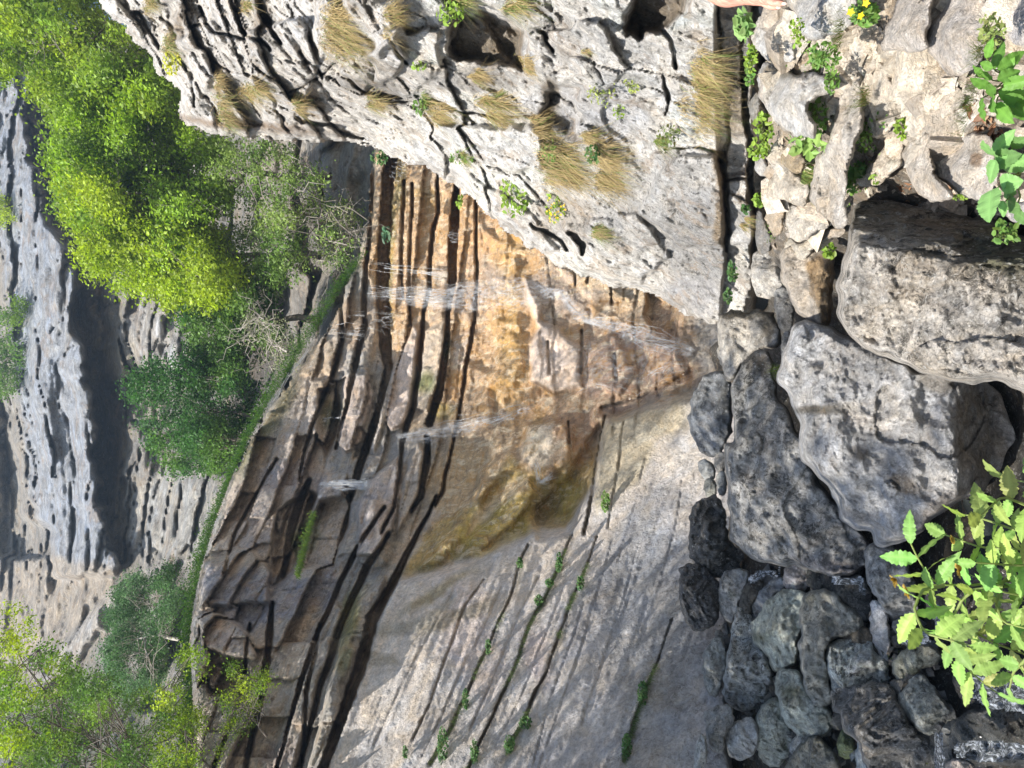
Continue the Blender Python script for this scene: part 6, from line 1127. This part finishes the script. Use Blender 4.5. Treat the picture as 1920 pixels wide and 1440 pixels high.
def person():
    gx, gy = 1.52, 2.30; g0 = gz_at(gx, gy)+.02; org = np.array([gx, gy, g0]); root = empty('person', tuple(org))
    pt = lambda dx, dy, z: np.array([gx+dx, gy+dy, g0+z])
    wrist = p1(1401, -13, 2.16); palm = p1(1421, -8, 2.14); arm = p1(1366, -13, 2.18); elbow = p1(1310, -45, 2.24)
    k1 = p1(1436, 1, 2.12)
    J = [(*pt(0, 0, .95), .13, .8), (*pt(0, .01, 1.15), .12, .8), (*pt(0, .02, 1.33), .14, .75), (*pt(0, .02, 1.47), .055), (*pt(-.01, 0, 1.56), .06), (*pt(-.02, -.01, 1.68), .085, 1.1),      # 0-5 trunk, neck, head
         (*pt(-.19, .0, 1.40), .055), (*elbow, .043), (*arm, .050, .9), (*wrist, .027, .8), (*palm, .024, 1.3),                                                                # 6-10 the arm in view
         (*pt(.19, .02, 1.40), .055), (*pt(.26, .04, 1.12), .042), (*pt(.27, -.02, .87), .03), (*pt(.27, -.04, .78), .026),                                                # 11-14 other arm
         (*pt(-.10, 0, .86), .09), (*pt(-.11, -.01, .50), .058), (*pt(-.12, .02, .09), .04), (*pt(-.13, -.12, .03), .035),
         (*pt(.10, 0, .86), .09), (*pt(.11, -.01, .50), .058), (*pt(.12, .02, .09), .04), (*pt(.13, -.12, .03), .035)]
    Bn = [(0, 1), (1, 2), (2, 3), (3, 4), (4, 5), (2, 6), (6, 7), (7, 8), (8, 9), (9, 10), (2, 11), (11, 12), (12, 13), (13, 14), (0, 15), (15, 16), (16, 17), (17, 18), (0, 19), (19, 20), (20, 21), (21, 22)]
    # fingers: knuckle, middle joint, tip (photo pixel, distance)
    def fing(pts, base):
        last = base
        for (x, y, Y, r) in pts: J.append((*p1(x, y, Y), r)); Bn.append((last, len(J)-1)); last = len(J)-1
    fing([(1434, 1, 2.11, .0105), (1453, 5, 2.09, .0088), (1464, 7, 2.085, .0078), (1472, 6, 2.09, .0066)], 10)
    fing([(1432, 5, 2.13, .0105), (1446, 12, 2.12, .0088), (1455, 13.5, 2.12, .0078), (1461, 13, 2.125, .0066)], 10)
    fing([(1434, -8, 2.12, .0105), (1456, -7, 2.10, .009), (1468, -5, 2.09, .008), (1476, -5, 2.09, .0068)], 10)
    fing([(1432, -17, 2.13, .010), (1452, -18, 2.11, .0085), (1462, -16, 2.10, .0075), (1469, -15, 2.10, .0064)], 10)
    fing([(1418, -20, 2.10, .012), (1430, -26, 2.08, .010), (1440, -26, 2.07, .0078)], 10)
    b = skin_mesh('body', J, Bn, M_SKIN, root, org)
    for (x, y, Y, w_) in ((1470, 7, 2.082, .006), (1459, 14, 2.116, .006)):
        q = p1(x, y, Y-.004); v = []; 
        nl = Leaves(); up_ = unit(p1(x+5, y, Y)-p1(x-5, y, Y)); sd_2 = np.array([.9, -.4, 0.]); nrm = np.array([-.3, -.95, .1])
        an = np.linspace(0, 6.28, 11)[:-1]; ring = q+up_*np.cos(an)[:, None]*.0062+sd_2*np.sin(an)[:, None]*.0042
        nl.add(np.concatenate([ring, [q+nrm*.0012]]), np.array([(i, (i+1) % 10, 10) for i in range(10)]), np.array([.8, .55, .48])); nl.build('fingernail', M_NAIL, root, org)
    def sub(name, ids, bones, grow, mat):
        mp = {a: i for i, a in enumerate(ids)}; jj = [(*J[a][:3], J[a][3]+grow, *(J[a][4:])) for a in ids]
        return skin_mesh(name, jj, [(mp[a], mp[b_]) for a, b_ in bones], mat, root, org)
    J2 = list(J); up1 = (np.array(J[6][:3])+np.array(J[7][:3]))/2; J.append((*up1, .05)); ia = len(J)-1; up2 = (np.array(J[11][:3])+np.array(J[12][:3]))/2; J.append((*up2, .05)); ib = len(J)-1
    sub('shirt', [0, 1, 2, 6, ia, 11, ib], [(0, 1), (1, 2), (2, 6), (6, ia), (2, 11), (11, ib)], .014, M_SHIRT)
    sub('trousers', [0, 15, 16, 17, 19, 20, 21], [(0, 15), (15, 16), (16, 17), (0, 19), (19, 20), (20, 21)], .018, M_PANTS)
    J.append((*(np.array(J[5][:3])+[.02, .03, .03]), .088)); J.append((*(np.array(J[4][:3])+[.03, .05, .06]), .06))
    skin_mesh('hair', J[-2:], [(0, 1)], M_HAIR, root, org)
    for a, c in ((17, 18), (21, 22)): skin_mesh('shoe', [(*J[a][:3], .048), (*J[c][:3], .045)], [(0, 1)], M_SHOE, root, org)
    return tag(root, 'person at the top picture edge, only a hairy forearm and a relaxed hand showing', 'person')
person()

# ================================================================== HAZE
def haze():
    lo = np.array([-320, -310, -3.0]); hi = np.array([320, 520, 40.0]); v = [(x, y, z) for x in (lo[0], hi[0]) for y in (lo[1], hi[1]) for z in (lo[2], hi[2])]
    me = bpy.data.meshes.new('haze'); me.from_pydata(v, [], [(0, 1, 3, 2), (4, 6, 7, 5), (0, 4, 5, 1), (2, 3, 7, 6), (0, 2, 6, 4), (1, 5, 7, 3)])
    mt = bpy.data.materials.new('haze_air'); mt.use_nodes = True; n = mt.node_tree.nodes; n.remove(n['Principled BSDF'])
    pv = n.new('ShaderNodeVolumePrincipled'); pv.inputs['Color'].default_value = (.55, .74, .98, 1); pv.inputs['Density'].default_value = .0015; pv.inputs['Anisotropy'].default_value = .2
    mt.node_tree.links.new(pv.outputs[0], n['Material Output'].inputs['Volume']); me.materials.append(mt)
    o = bpy.data.objects.new('haze', me); COL.objects.link(o); o['kind'] = 'stuff'; o['label'] = 'thin bluish haze in the gorge air'
haze()
